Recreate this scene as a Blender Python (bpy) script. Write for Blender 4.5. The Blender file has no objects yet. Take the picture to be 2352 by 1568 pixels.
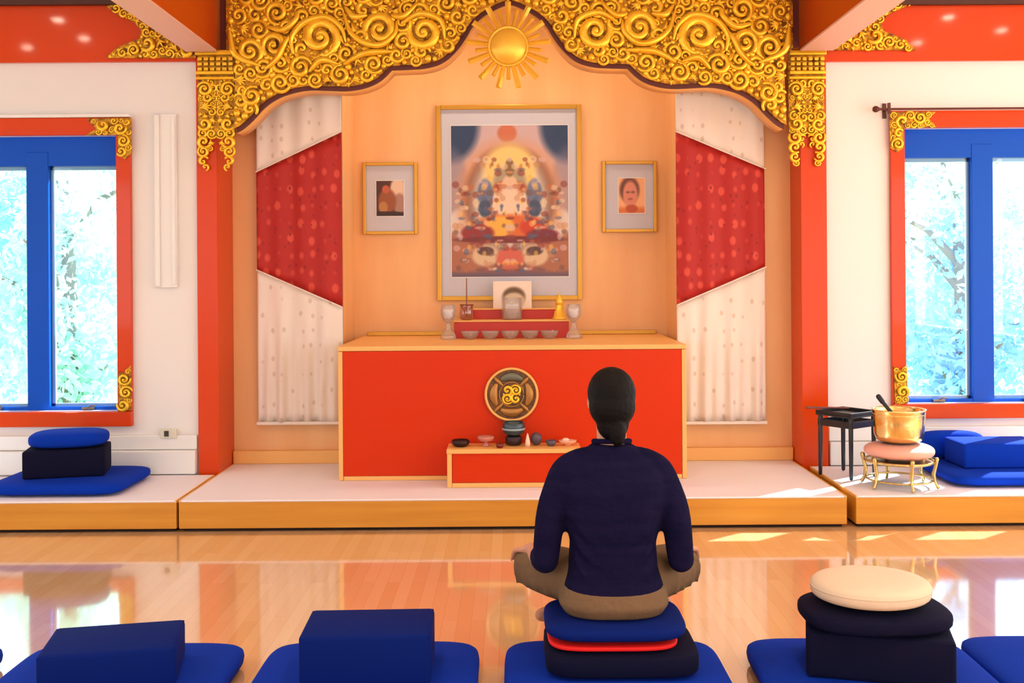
import bpy, bmesh, math, random
import numpy as np
from mathutils import Vector, Matrix

PI = math.pi
random.seed(7)
scene = bpy.context.scene
COL = scene.collection

# ------------------------------------------------------------------ camera
F, CX, HY, CAMZ, ROLL = 2400.0, 1176.0, 632.0, 1.45, 0.0070
cam_d = bpy.data.cameras.new('camera')
cam_d.sensor_fit = 'HORIZONTAL'
cam_d.sensor_width = 36.0
cam_d.lens = F / 2352.0 * 36.0
cam_d.shift_y = -(784.0 - HY) / 2352.0
cam_d.clip_start, cam_d.clip_end = 0.05, 200.0
cam = bpy.data.objects.new('camera', cam_d)
COL.objects.link(cam)
cam.matrix_world = Matrix.Translation((0, 0, CAMZ)) @ Matrix.Rotation(PI / 2, 4, 'X') @ Matrix.Rotation(-ROLL, 4, 'Z')
scene.camera = cam

# ------------------------------------------------------------------ sky, sun, exposure
world = bpy.data.worlds.new('sky')
scene.world = world
world.use_nodes = True
_bg = world.node_tree.nodes['Background']
_bg.inputs['Color'].default_value = (0.86, 0.94, 1.0, 1)
_bg.inputs['Strength'].default_value = 4.2
SUN_DIR = Vector((-1.25, -1.0, -1.58)).normalized()
sun_d = bpy.data.lights.new('sun', 'SUN')
sun_d.energy, sun_d.angle, sun_d.color = 44.0, 0.009, (1.0, 0.96, 0.88)
sun = bpy.data.objects.new('sun', sun_d)
COL.objects.link(sun)
sun.rotation_euler = SUN_DIR.to_track_quat('-Z', 'Y').to_euler()
sun.location = (8, 14, 12)
vs = scene.view_settings
vs.view_transform, vs.look, vs.gamma, vs.use_curve_mapping = 'Standard', 'None', 1.0, False
vs.exposure = -0.28
scene.cycles.max_bounces = 6
scene.cycles.diffuse_bounces = 4
scene.cycles.glossy_bounces = 3
scene.cycles.transparent_max_bounces = 8
scene.cycles.caustics_reflective = False
scene.cycles.caustics_refractive = False


# ------------------------------------------------------------------ helpers
def P(x, y, D):
    """photo pixel at distance D from the camera plane -> world point"""
    xd = x - ROLL * (y - HY) - CX
    yd = y + ROLL * (x - CX) - HY
    return Vector((xd * D / F, D, CAMZ - yd * D / F))


def lin(c):
    return tuple(((v / 255.0) / 12.92 if v <= 10 else ((v / 255.0 + 0.055) / 1.055) ** 2.4) for v in c)


MATS = {}


def mat(name, rgb, rough=0.5, metal=0.0, coat=0.0, spec=0.5, noise=None, bump=None, sheen=0.0):
    """plain principled; noise=(scale, other rgb, amount) varies colour, bump=(scale, strength, distance)"""
    if name in MATS:
        return MATS[name]
    m = bpy.data.materials.new(name)
    m.use_nodes = True
    nt = m.node_tree
    b = nt.nodes['Principled BSDF']
    b.inputs['Base Color'].default_value = (*lin(rgb), 1)
    b.inputs['Roughness'].default_value = rough
    b.inputs['Metallic'].default_value = metal
    b.inputs['Coat Weight'].default_value = coat
    b.inputs['Coat Roughness'].default_value = 0.06
    b.inputs['Specular IOR Level'].default_value = spec
    if sheen:
        b.inputs['Sheen Weight'].default_value = sheen
    tc = nt.nodes.new('ShaderNodeTexCoord')
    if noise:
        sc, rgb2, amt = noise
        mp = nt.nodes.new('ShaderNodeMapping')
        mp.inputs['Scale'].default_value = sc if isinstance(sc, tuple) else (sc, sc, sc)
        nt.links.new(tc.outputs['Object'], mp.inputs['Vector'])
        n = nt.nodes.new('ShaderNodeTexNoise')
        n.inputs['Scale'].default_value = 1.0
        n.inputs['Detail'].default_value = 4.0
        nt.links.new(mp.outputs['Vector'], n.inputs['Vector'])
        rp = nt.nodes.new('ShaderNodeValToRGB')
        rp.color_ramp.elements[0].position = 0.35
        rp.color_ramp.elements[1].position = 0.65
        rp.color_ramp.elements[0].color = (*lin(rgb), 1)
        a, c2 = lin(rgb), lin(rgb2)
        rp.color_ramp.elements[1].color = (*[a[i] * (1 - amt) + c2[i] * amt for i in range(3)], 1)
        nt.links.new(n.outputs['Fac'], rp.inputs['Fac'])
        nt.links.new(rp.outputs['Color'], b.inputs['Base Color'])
    if bump:
        sc, st, dist = bump
        n2 = nt.nodes.new('ShaderNodeTexNoise')
        n2.inputs['Scale'].default_value = sc
        n2.inputs['Detail'].default_value = 3.0
        nt.links.new(tc.outputs['Object'], n2.inputs['Vector'])
        bp = nt.nodes.new('ShaderNodeBump')
        bp.inputs['Strength'].default_value = st
        bp.inputs['Distance'].default_value = dist
        nt.links.new(n2.outputs['Fac'], bp.inputs['Height'])
        nt.links.new(bp.outputs['Normal'], b.inputs['Normal'])
    MATS[name] = m
    return m


def attr_mat(name, rough=0.5):
    if name in MATS:
        return MATS[name]
    m = bpy.data.materials.new(name)
    m.use_nodes = True
    nt = m.node_tree
    b = nt.nodes['Principled BSDF']
    b.inputs['Roughness'].default_value = rough
    a = nt.nodes.new('ShaderNodeAttribute')
    a.attribute_name = 'print'
    nt.links.new(a.outputs['Color'], b.inputs['Base Color'])
    MATS[name] = m
    return m


def clear_mat(name, tint, gloss=0.12, rough=0.03, fres=0.5):
    """thin clear or tinted glass: transparent with a fresnel gloss"""
    if name in MATS:
        return MATS[name]
    m = bpy.data.materials.new(name)
    m.use_nodes = True
    nt = m.node_tree
    nt.nodes.remove(nt.nodes['Principled BSDF'])
    out = nt.nodes['Material Output']
    tr = nt.nodes.new('ShaderNodeBsdfTransparent')
    tr.inputs['Color'].default_value = (*tint, 1)
    gl = nt.nodes.new('ShaderNodeBsdfGlossy')
    gl.inputs['Roughness'].default_value = rough
    lw = nt.nodes.new('ShaderNodeLayerWeight')
    lw.inputs['Blend'].default_value = 0.25
    mth = nt.nodes.new('ShaderNodeMath')
    mth.operation = 'MULTIPLY_ADD'
    mth.inputs[1].default_value = fres
    mth.inputs[2].default_value = gloss
    nt.links.new(lw.outputs['Fresnel'], mth.inputs[0])
    mx = nt.nodes.new('ShaderNodeMixShader')
    nt.links.new(mth.outputs[0], mx.inputs['Fac'])
    nt.links.new(tr.outputs[0], mx.inputs[1])
    nt.links.new(gl.outputs[0], mx.inputs[2])
    nt.links.new(mx.outputs[0], out.inputs['Surface'])
    MATS[name] = m
    return m


def dots_mat(name, rgb, dot, scale, thr, rough=0.8, dot2=None):
    """woven cloth with a repeated small motif"""
    if name in MATS:
        return MATS[name]
    m = mat(name, rgb, rough, bump=(220.0, 0.15, 0.002))
    nt = m.node_tree
    b = nt.nodes['Principled BSDF']
    tc = nt.nodes.new('ShaderNodeTexCoord')
    mp = nt.nodes.new('ShaderNodeMapping')
    mp.inputs['Scale'].default_value = scale
    nt.links.new(tc.outputs['Object'], mp.inputs['Vector'])
    last = None
    for k, (d, t, rnd) in enumerate([(dot, thr, 0.35)] + ([(dot2, thr * 0.75, 0.9)] if dot2 else [])):
        v = nt.nodes.new('ShaderNodeTexVoronoi')
        v.inputs['Scale'].default_value = 1.0 if k == 0 else 1.7
        v.inputs['Randomness'].default_value = rnd
        nt.links.new(mp.outputs['Vector'], v.inputs['Vector'])
        rp = nt.nodes.new('ShaderNodeValToRGB')
        rp.color_ramp.elements[0].position = t * 0.6
        rp.color_ramp.elements[0].color = (1, 1, 1, 1)
        rp.color_ramp.elements[1].position = t
        rp.color_ramp.elements[1].color = (0, 0, 0, 1)
        nt.links.new(v.outputs['Distance'], rp.inputs['Fac'])
        mx = nt.nodes.new('ShaderNodeMix')
        mx.data_type = 'RGBA'
        nt.links.new(rp.outputs['Color'], mx.inputs[0])
        if last is None:
            mx.inputs[6].default_value = (*lin(rgb), 1)
        else:
            nt.links.new(last, mx.inputs[6])
        mx.inputs[7].default_value = (*lin(d), 1)
        last = mx.outputs[2]
    nt.links.new(last, b.inputs['Base Color'])
    return m


def link(name, me, m=None, parent=None, smooth=False):
    o = bpy.data.objects.new(name, me)
    COL.objects.link(o)
    if m is not None and not me.materials:
        me.materials.append(m)
    if parent is not None:
        o.parent = parent
    if smooth:
        me.polygons.foreach_set('use_smooth', [True] * len(me.polygons))
    return o


class MB:
    """collects vertices and faces in local space and links them as one mesh"""

    def __init__(s):
        s.v, s.f = [], []

    def add(s, vs_, fs):
        k = len(s.v)
        s.v += [tuple(p) for p in vs_]
        s.f += [tuple(i + k for i in f) for f in fs]
        return s

    def box(s, x0, x1, y0, y1, z0, z1):
        v = [(x, y, z) for z in (z0, z1) for y in (y0, y1) for x in (x0, x1)]
        return s.add(v, [(0, 2, 3, 1), (4, 5, 7, 6), (0, 1, 5, 4), (2, 6, 7, 3), (0, 4, 6, 2), (1, 3, 7, 5)])

    def tube(s, pts, rad, n=8, cap=True, squash=None):
        """tapered tube along points with rounded end rings"""
        pts = [Vector(p) for p in pts]
        if not isinstance(rad, (list, tuple)):
            rad = [rad] * len(pts)
        rings, up = [], None
        N = len(pts)
        for i, p in enumerate(pts):
            t = (pts[min(i + 1, N - 1)] - pts[max(i - 1, 0)])
            t = t.normalized() if t.length > 1e-9 else Vector((0, 0, 1))
            if up is None:
                up = Vector((0, 0, 1)) if abs(t.z) < 0.9 else Vector((0, 1, 0))
            a = up - t * up.dot(t)
            a = a.normalized() if a.length > 1e-6 else t.orthogonal().normalized()
            up = a
            b = t.cross(a)
            extra = [(0.0, 1.0)]
            if cap and i == 0:
                extra = [(-0.9, 0.35), (-0.6, 0.8), (0.0, 1.0)]
            elif cap and i == N - 1:
                extra = [(0.0, 1.0), (0.6, 0.8), (0.9, 0.35)]
            for off, sc in extra:
                c = p + t * (rad[i] * off)
                ring = []
                for k in range(n):
                    w = 2 * PI * k / n
                    q = a * (math.cos(w) * rad[i] * sc) + b * (math.sin(w) * rad[i] * sc)
                    if squash:
                        q = Vector((q.x * squash[0], q.y * squash[1], q.z * squash[2]))
                    ring.append(c + q)
                rings.append(ring)
        v = [p for r in rings for p in r]
        f = []
        for i in range(len(rings) - 1):
            for k in range(n):
                k2 = (k + 1) % n
                f.append((i * n + k, i * n + k2, (i + 1) * n + k2, (i + 1) * n + k))
        f.append(tuple(reversed(range(n))))
        f.append(tuple((len(rings) - 1) * n + k for k in range(n)))
        return s.add(v, f)

    def lathe(s, prof, n=24, c=(0, 0, 0), sx=1.0, sy=1.0):
        v, f = [], []
        for r, z in prof:
            for k in range(n):
                w = 2 * PI * k / n
                v.append((c[0] + r * sx * math.cos(w), c[1] + r * sy * math.sin(w), c[2] + z))
        for i in range(len(prof) - 1):
            for k in range(n):
                k2 = (k + 1) % n
                f.append((i * n + k, i * n + k2, (i + 1) * n + k2, (i + 1) * n + k))
        if prof[0][0] > 1e-5:
            f.append(tuple(reversed(range(n))))
        if prof[-1][0] > 1e-5:
            f.append(tuple((len(prof) - 1) * n + k for k in range(n)))
        return s.add(v, f)

    def ellipsoid(s, c, r, n=12, m=8, rot=None):
        v, f = [], []
        for i in range(m + 1):
            ph = -PI / 2 + PI * i / m
            ph = max(-PI / 2 + 0.02, min(PI / 2 - 0.02, ph))
            for k in range(n):
                w = 2 * PI * k / n
                q = Vector((r[0] * math.cos(ph) * math.cos(w), r[1] * math.cos(ph) * math.sin(w), r[2] * math.sin(ph)))
                if rot:
                    q = rot @ q
                v.append(Vector(c) + q)
        for i in range(m):
            for k in range(n):
                k2 = (k + 1) % n
                f.append((i * n + k, i * n + k2, (i + 1) * n + k2, (i + 1) * n + k))
        f.append(tuple(reversed(range(n))))
        f.append(tuple(m * n + k for k in range(n)))
        return s.add(v, f)

    def prism(s, poly, y0, y1):
        """polygon of (x, z) extruded from y0 to y1 (poly may be concave)"""
        n = len(poly)
        area = sum(poly[i][0] * poly[(i + 1) % n][1] - poly[(i + 1) % n][0] * poly[i][1] for i in range(n))
        if area < 0:
            poly = list(reversed(poly))
        v = [(x, y0, z) for x, z in poly] + [(x, y1, z) for x, z in poly]
        f = [tuple(range(n)), tuple(reversed(range(n, 2 * n)))]
        for i in range(n):
            j = (i + 1) % n
            f.append((i, i + n, j + n, j))
        return s.add(v, f)

    def sup(s, c, a, b, h, e1, e2, n=40, m=20, rz=0.0):
        """superellipsoid cushion resting with its base at c"""
        def pw(x, e):
            return math.copysign(abs(x) ** e, x)
        v, f = [], []
        cr, sr = math.cos(rz), math.sin(rz)
        for i in range(m + 1):
            ph = -PI / 2 + PI * i / m
            ph = max(-PI / 2 + 1e-3, min(PI / 2 - 1e-3, ph))
            for k in range(n):
                w = 2 * PI * (k + 0.5) / n
                x = a * pw(math.cos(ph), e1) * pw(math.cos(w), e2)
                y = b * pw(math.cos(ph), e1) * pw(math.sin(w), e2)
                z = h / 2 + h / 2 * pw(math.sin(ph), e1)
                v.append((c[0] + x * cr - y * sr, c[1] + x * sr + y * cr, c[2] + z))
        for i in range(m):
            for k in range(n):
                k2 = (k + 1) % n
                f.append((i * n + k, i * n + k2, (i + 1) * n + k2, (i + 1) * n + k))
        f.append(tuple(reversed(range(n))))
        f.append(tuple(m * n + k for k in range(n)))
        return s.add(v, f)

    def mesh(s, name):
        me = bpy.data.meshes.new(name)
        me.from_pydata(s.v, [], s.f)
        me.validate()
        me.update()
        return me

    def build(s, name, m, parent=None, smooth=False, bevel=0.0, seg=2, loc=None, tri=False):
        me = s.mesh(name)
        if tri:
            bm = bmesh.new()
            bm.from_mesh(me)
            bmesh.ops.recalc_face_normals(bm, faces=bm.faces)
            bm.to_mesh(me)
            bm.free()
        if bevel:
            bm = bmesh.new()
            bm.from_mesh(me)
            bmesh.ops.bevel(bm, geom=list(bm.edges), offset=bevel, segments=seg, affect='EDGES', profile=0.5)
            bm.to_mesh(me)
            bm.free()
        o = link(name, me, m, parent, smooth)
        if loc is not None:
            o.location = loc
        return o


def tag(o, label, cat, group=None):
    o['label'], o['category'] = label, cat
    if group:
        o['group'] = group
    return o


def struct(o, label=None, cat=None):
    o['kind'] = 'structure'
    if label:
        o['label'] = label
    if cat:
        o['category'] = cat
    return o


def thing(name, label, cat, loc=(0, 0, 0), rz=0.0, group=None):
    o = bpy.data.objects.new(name, None)
    COL.objects.link(o)
    o.location = loc
    o.rotation_euler = (0, 0, rz)
    return tag(o, label, cat, group)


def print_grid(name, fn, w, h, nx, ny, parent=None, loc=(0, 0, 0), rough=0.45):
    """flat printed picture: grid in the XZ plane facing -Y, colours per vertex from fn(u, v) (sRGB 0-255)"""
    u, v = np.meshgrid(np.linspace(0, 1, nx), np.linspace(0, 1, ny))
    rgb = np.clip(fn(u, v), 0, 255) / 255.0
    rgb = np.where(rgb <= 0.04045, rgb / 12.92, ((rgb + 0.055) / 1.055) ** 2.4)
    V = [((uu - 0.5) * w, 0.0, vv * h) for uu, vv in zip(u.ravel(), v.ravel())]
    Fc = [(j * nx + i, j * nx + i + 1, (j + 1) * nx + i + 1, (j + 1) * nx + i) for j in range(ny - 1) for i in range(nx - 1)]
    me = bpy.data.meshes.new(name)
    me.from_pydata(V, [], Fc)
    at = me.color_attributes.new('print', 'FLOAT_COLOR', 'POINT')
    c4 = np.ones((nx * ny, 4), dtype=np.float32)
    c4[:, :3] = rgb.reshape(-1, 3)
    at.data.foreach_set('color', c4.ravel())
    o = link(name, me, attr_mat('printed_paper', rough), parent)
    o.location = loc
    return o


# ------------------------------------------------------------------ materials
WHITE = mat('white_wall_paint', (238, 234, 232), 0.55)
WHITE_TRIM = mat('white_trim_paint', (240, 238, 236), 0.4)
ORANGE = mat('orange_gloss_paint', (214, 64, 0), 0.3, spec=0.2, coat=0.3)
ORANGE_COL = mat('orange_column_paint', (218, 66, 0), 0.26, spec=0.3)
ORANGE_BEAM = mat('orange_beam_paint', (196, 70, 6), 0.35, spec=0.3)
BEAM_UNDER = mat('pink_beam_paint', (236, 186, 168), 0.5)
ALTAR_RED = mat('vermilion_altar_panel', (212, 52, 2), 0.4, spec=0.2)
STEP_RED = mat('red_step_paint', (196, 38, 6), 0.4)
TAN_WALL = mat('tan_wood_veneer', (246, 192, 132), 0.45, noise=((5, 5, 0.7), (236, 174, 112), 0.6))
TAN_EDGE = mat('pale_maple_edging', (246, 186, 108), 0.4)
PLAT_FRONT = mat('honey_wood_front', (212, 150, 52), 0.4, noise=((1.2, 8, 22), (196, 130, 36), 0.7))
PLAT_TOP = mat('pale_carpet_top', (242, 236, 244), 0.7)
DARK = mat('dark_gap', (34, 16, 8), 0.8)
BROWN = mat('oxblood_edge_paint', (92, 22, 8), 0.45)
DARKWOOD = mat('dark_wood', (70, 26, 12), 0.5)
GOLD = mat('gold_leaf', (255, 210, 62), 0.3, metal=0.6, noise=(9.0, (246, 180, 30), 0.7))
GOLD_BACK = mat('pit_shaded_gold_ground', (228, 166, 36), 0.4, metal=0.5, noise=(26.0, (96, 44, 4), 0.95), bump=(60.0, 0.6, 0.01))  # dark blotches in the colour stand in for shade in the carving's pits
GOLD_FRAME = mat('gold_frame', (214, 158, 56), 0.35, metal=0.5)
WIN_BLUE = mat('cobalt_window_paint', (0, 82, 204), 0.3, spec=0.2)
MAT_BOARD = mat('grey_mat_board', (208, 208, 220), 0.6)
BLUE = mat('royal_blue_cloth', (0, 50, 172), 0.9, bump=(90.0, 0.25, 0.004), spec=0.15)
NAVY = mat('navy_cloth', (0, 28, 108), 0.9, bump=(90.0, 0.25, 0.004), spec=0.15)
DARKNAVY = mat('dark_navy_cloth', (12, 13, 42), 0.9, bump=(90.0, 0.25, 0.004), spec=0.15)
RED_CLOTH = mat('bright_red_cloth', (236, 10, 8), 0.7)
CREAM = mat('cream_cotton', (226, 206, 180), 0.85, bump=(25.0, 0.3, 0.01))
BRASS = mat('polished_brass', (246, 214, 140), 0.2, metal=1.0, bump=(40.0, 0.25, 0.004))
PINK_SATIN = mat('pink_satin', (240, 176, 158), 0.45)
BLACK = mat('black_lacquer', (26, 30, 38), 0.3)
GLASS = clear_mat('clear_glass', (0.97, 0.97, 0.98), 0.05)
_g = GLASS.node_tree
_gm = next(n for n in _g.nodes if n.type == 'MIX_SHADER')
_gd = _g.nodes.new('ShaderNodeBsdfDiffuse')  # white diffuse share stands in for highlights on the clear glass
_gd.inputs['Color'].default_value = (0.9, 0.88, 0.88, 1)
_gx = _g.nodes.new('ShaderNodeMixShader')
_gx.inputs['Fac'].default_value = 0.15
_g.links.new(_gm.outputs[0], _gx.inputs[1])
_g.links.new(_gd.outputs[0], _gx.inputs[2])
_g.links.new(_gx.outputs[0], _g.nodes['Material Output'].inputs['Surface'])
PANE = clear_mat('pale_blue_pane', (0.80, 0.93, 1.0), 0.04, 0.0)

# floor: narrow boards along the depth of the room
FLOOR = mat('glossy_maple_floor', (222, 158, 96), 0.08, coat=1.0, spec=1.0)
_nt = FLOOR.node_tree
_b = _nt.nodes['Principled BSDF']
_tc = _nt.nodes.new('ShaderNodeTexCoord')
_mp = _nt.nodes.new('ShaderNodeMapping')
_mp.inputs['Rotation'].default_value = (0, 0, PI / 2)
_nt.links.new(_tc.outputs['Object'], _mp.inputs['Vector'])
_br = _nt.nodes.new('ShaderNodeTexBrick')
_br.inputs['Scale'].default_value = 1.0
_br.inputs['Brick Width'].default_value = 1.1
_br.inputs['Row Height'].default_value = 0.06
_br.inputs['Mortar Size'].default_value = 0.0008
_br.inputs['Color1'].default_value = (*lin((236, 194, 146)), 1)
_br.inputs['Color2'].default_value = (*lin((228, 180, 128)), 1)
_br.inputs['Mortar'].default_value = (*lin((214, 162, 108)), 1)
_nt.links.new(_mp.outputs['Vector'], _br.inputs['Vector'])
_nt.links.new(_br.outputs['Color'], _b.inputs['Base Color'])

# ------------------------------------------------------------------ the room
YL, YR, YN, YC = 6.80, 6.95, 7.15, 7.65       # left wall, right wall, niche side panels, niche centre
YP = 5.95                                       # platform front
ZP = 0.18                                       # platform top
CEIL = 3.95
XS = 6.0
struct(MB().box(-XS, XS, -4.0, 7.8, -0.1, 0.0).build('floor', FLOOR))
struct(MB().box(-XS, XS, -4.0, 7.8, CEIL, CEIL + 0.1).build('ceiling', mat('pale_ceiling', (232, 220, 206), 0.7)))


def wall_with_hole(name, x0, x1, y0, y1, z0, z1, hx0, hx1, hz0, hz1, m):
    b = MB()
    b.box(x0, hx0, y0, y1, z0, z1)
    b.box(hx1, x1, y0, y1, z0, z1)
    b.box(hx0, hx1, y0, y1, z0, hz0)
    b.box(hx0, hx1, y0, y1, hz1, z1)
    return struct(b.build(name, m))


# window openings (inner edge of the orange casing)
WL_R, WL_T, WL_B = P(270, 310, YL).x, P(270, 311, YL).z, P(270, 943, YL).z
WR_L, WR_T, WR_B = P(2076, 620, YR).x, P(2076, 295, YR).z, P(2076, 926, YR).z
PW, MW = 0.465, 0.142
WW = 3 * PW + 2 * MW + 0.02
Z_FR0, Z_FR1 = 2.85, 3.215
wall_with_hole('wall_front_left', -XS, -2.03, YL, YL + 0.13, 0.0, CEIL, WL_R - WW, WL_R, WL_B, WL_T, WHITE)
wall_with_hole('wall_front_right', 2.07, XS, YR, YR + 0.13, 0.0, CEIL, WR_L, WR_L + WW, WR_B, WR_T, WHITE)
for nm, x in (('wall_left', -XS), ('wall_right', XS - 0.15)):
    b = MB()
    b.box(x, x + 0.15, -4, 7.0, 0, 0.7)
    b.box(x, x + 0.15, -4, 7.0, 2.9, CEIL)
    for yy in ((-4, -1.6, 0.8, 3.2, 5.9) if x > 0 else (-4, -1.6, 0.8, 1.3, 1.8, 2.3, 2.8, 3.2, 5.0, 5.5, 5.9)):  # extra posts on the unseen left wall added to darken that side
        b.box(x, x + 0.15, yy, yy + 0.5, 0.7, 2.9)
    struct(b.build(nm, WHITE))

b = MB()  # unseen back wall, added to cut the sky light coming in from behind
b.box(-XS, XS, -4.15, -4.0, 0, 0.8)
b.box(-XS, XS, -4.15, -4.0, 2.8, CEIL)
for xx in (-6.0, -3.9, -1.4, 1.1, 3.6, 5.4):
    b.box(xx, xx + 0.6, -4.15, -4.0, 0.8, 2.8)
struct(b.build('wall_back', WHITE))

# orange frieze with dark cornice above each white wall
for nm, x0, x1, y in (('trim_1', -XS + 0.16, -2.04, YL), ('trim_2', 2.08, XS - 0.16, YR)):
    struct(MB().box(x0, x1, y - 0.03, y - 0.001, Z_FR0, Z_FR1).build(nm, ORANGE))
for nm, x0, x1, y in (('trim_3', -XS + 0.16, -2.04, YL), ('trim_4', 2.08, XS - 0.16, YR)):
    struct(MB().box(x0, x1, y - 0.07, y - 0.001, Z_FR1, Z_FR1 + 0.12).build(nm, DARKWOOD))

# niche: side panels, recessed centre, returns, soffit and header
XE_L, XE_R = -1.155, 1.13
struct(MB().box(-1.95, XE_L, YN, YN + 0.06, 0, 3.5).build('wall_niche_left', TAN_WALL))
struct(MB().box(XE_R, 1.95, YN, YN + 0.06, 0, 3.5).build('wall_niche_right', TAN_WALL))
b = MB().box(XE_L - 0.06, XE_R + 0.06, YC, YC + 0.06, 0, 3.5)
b.box(XE_L - 0.06, XE_L, YN + 0.06, YC, 0, 3.5)
b.box(XE_R, XE_R + 0.06, YN + 0.06, YC, 0, 3.5)
struct(b.build('wall_niche_back', TAN_WALL))
struct(MB().box(-2.0, 2.0, 6.98, YC + 0.06, 3.5, 3.56).build('ceiling_niche', TAN_WALL))
struct(MB().box(-2.03, 2.07, 6.95, 7.03, 3.35, CEIL).build('wall_niche_header', WHITE))
struct(MB().box(-1.905, XE_L, YN - 0.05, YN - 0.001, ZP, 0.268).build('baseboard_niche_left', TAN_EDGE, bevel=0.006))
struct(MB().box(XE_R, 1.905, YN - 0.05, YN - 0.001, ZP, 0.268).build('baseboard_niche_right', TAN_EDGE, bevel=0.006))

# columns and the beams that rest on them
struct(MB().box(-2.04, -1.908, YL - 0.03, YN + 0.06, 0.0, 2.90).build('column_left', ORANGE_COL, bevel=0.004))
struct(MB().box(1.908, 2.08, YR - 0.06, YN + 0.06, 0.0, 2.90).build('column_right', ORANGE_COL, bevel=0.004))
for nm, x0, x1, y1 in (('beam_left', -2.07, -1.885, YL + 0.1), ('beam_right', 1.885, 2.09, YR + 0.05)):
    bo = struct(MB().box(x0, x1, -3.9, y1, 2.905, 3.42).build(nm, ORANGE_BEAM))
    MB().box(x0 - 0.004, x1 + 0.004, -3.9, y1 - 0.22, 2.893, 2.905).build('beam_underside', BEAM_UNDER, bo)

# baseboard heater covers along the white walls
for nm, x0, x1, y in (('baseboard_left', -XS + 0.2, -2.05, YL), ('baseboard_right', 2.09, XS - 0.2, YR)):
    bo = struct(MB().box(x0, x1, y - 0.07, y - 0.001, ZP + 0.001, 0.335).build(nm, WHITE_TRIM, bevel=0.008))
    MB().box(x0, x1, y - 0.035, y - 0.002, 0.337, 0.43).build('baseboard_cap', WHITE_TRIM, bo, bevel=0.006)

# ------------------------------------------------------------------ platforms
def platform(name, x0, x1, yb, label):
    t = thing(name, label, 'platform', ((x0 + x1) / 2, YP, 0))
    w = (x1 - x0) / 2
    d = yb - YP
    MB().box(-w + 0.02, w - 0.02, 0.03, d, 0.001, 0.02).build('plinth', DARK, t)
    MB().box(-w, w, 0, d, 0.02, ZP - 0.012).build('front_board', PLAT_FRONT, t, bevel=0.003)
    MB().box(-w + 0.008, w - 0.008, 0.006, d, ZP - 0.0119, ZP).build('carpet_top', PLAT_TOP, t, bevel=0.003)
    MB().box(w - 0.008, w, 0.0, d, ZP - 0.0119, ZP + 0.001).build('edge_strip', TAN_EDGE, t)
    MB().box(-w, -w + 0.008, 0.0, d, ZP - 0.0119, ZP + 0.001).build('edge_strip', TAN_EDGE, t)
    return t


platform('low_platform', -1.907, 1.898, YN - 0.002, 'wide central honey wood platform carrying the red altar')
platform('low_platform', -5.8, -1.921, YL - 0.075, 'honey wood platform under the window with a blue cushion stack and wall outlet')
platform('low_platform', 1.95, 5.8, YR - 0.075, 'sunlit honey wood platform carrying the brass gong bowl')


# ------------------------------------------------------------------ windows
def window(name, x0, x1, z0, z1, yw, inner):
    """inner = +1 when the visible jamb is at x1 (left window), -1 at x0"""
    w = struct(MB().box(x0, x1, yw + 0.05, yw + 0.12, z1 - 0.19, z1).build(name, WIN_BLUE), None)
    MB().box(x0, x1, yw + 0.05, yw + 0.12, z0, z0 + 0.022).build('bottom_rail', WIN_BLUE, w)
    xs = x0 + 0.01
    for s_, sg in ((x0, 1), (x1, -1)):
        a, c = sorted((s_, s_ + sg * 0.012))
        MB().box(a, c, yw + 0.0, yw + 0.12, z0, z1).build('jamb', WIN_BLUE, w)
    for k in range(3):
        a = xs + k * (PW + MW)
        if k < 2:
            MB().box(a + PW, a + PW + MW, yw + 0.045, yw + 0.11, z0, z1 - 0.10).build('mullion', WIN_BLUE, w, bevel=0.004)
        MB().box(a, a + PW, yw + 0.083, yw + 0.089, z0 + 0.02, z1 - 0.19).build('pane', PANE, w)
        sash = MB()
        for q0, q1, q2, q3 in ((a, a + 0.022, z0 + 0.02, z1 - 0.19), (a + PW - 0.022, a + PW, z0 + 0.02, z1 - 0.19),
                               (a, a + PW, z0 + 0.02, z0 + 0.04), (a, a + PW, z1 - 0.215, z1 - 0.19)):
            sash.box(q0, q1, yw + 0.091, yw + 0.108, q2, q3)
        sash.build('sash', mat('pale_sash', (206, 226, 240), 0.4), w)
    # orange casing
    cw = 0.094
    MB().box(x0 - cw, x1 + cw, yw - 0.035, yw, z1, z1 + 0.112).build('casing_head', ORANGE, w, bevel=0.004)
    MB().box(x0 - cw, x1 + cw, yw - 0.05, yw, z0 - 0.096, z0).build('casing_sill', ORANGE, w, bevel=0.004)
    MB().box(x0 - cw, x0, yw - 0.035, yw, z0, z1).build('casing_side', ORANGE, w, bevel=0.004)
    MB().box(x1, x1 + cw, yw - 0.035, yw, z0, z1).build('casing_side', ORANGE, w, bevel=0.004)
    if name == 'window_1':
        MB().box(x0 - cw, x1 + cw, yw - 0.05, yw, z1 + 0.113, z1 + 0.135).build('casing_ledge', WHITE_TRIM, w, bevel=0.004)
    for k in range(3):
        xx = x0 + 0.01 + k * (PW + MW) + PW * (0.55 if inner > 0 else 0.5)
        hb = MB().box(xx - 0.04, xx + 0.04, yw + 0.03, yw + 0.05, z0 + 0.006, z0 + 0.02)
        hb.tube([(xx, yw + 0.035, z0 + 0.018), (xx + 0.02, yw + 0.02, z0 + 0.032), (xx + 0.05, yw + 0.02, z0 + 0.03)], 0.005)
        hb.build('crank_handle', mat('bronze_metal', (120, 110, 100), 0.35, metal=0.8), w)
    return w


win1 = window('window_1', WL_R - WW, WL_R, WL_B, WL_T, YL, 1)
win2 = window('window_2', WR_L, WR_L + WW, WR_B, WR_T, YR, -1)

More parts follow.
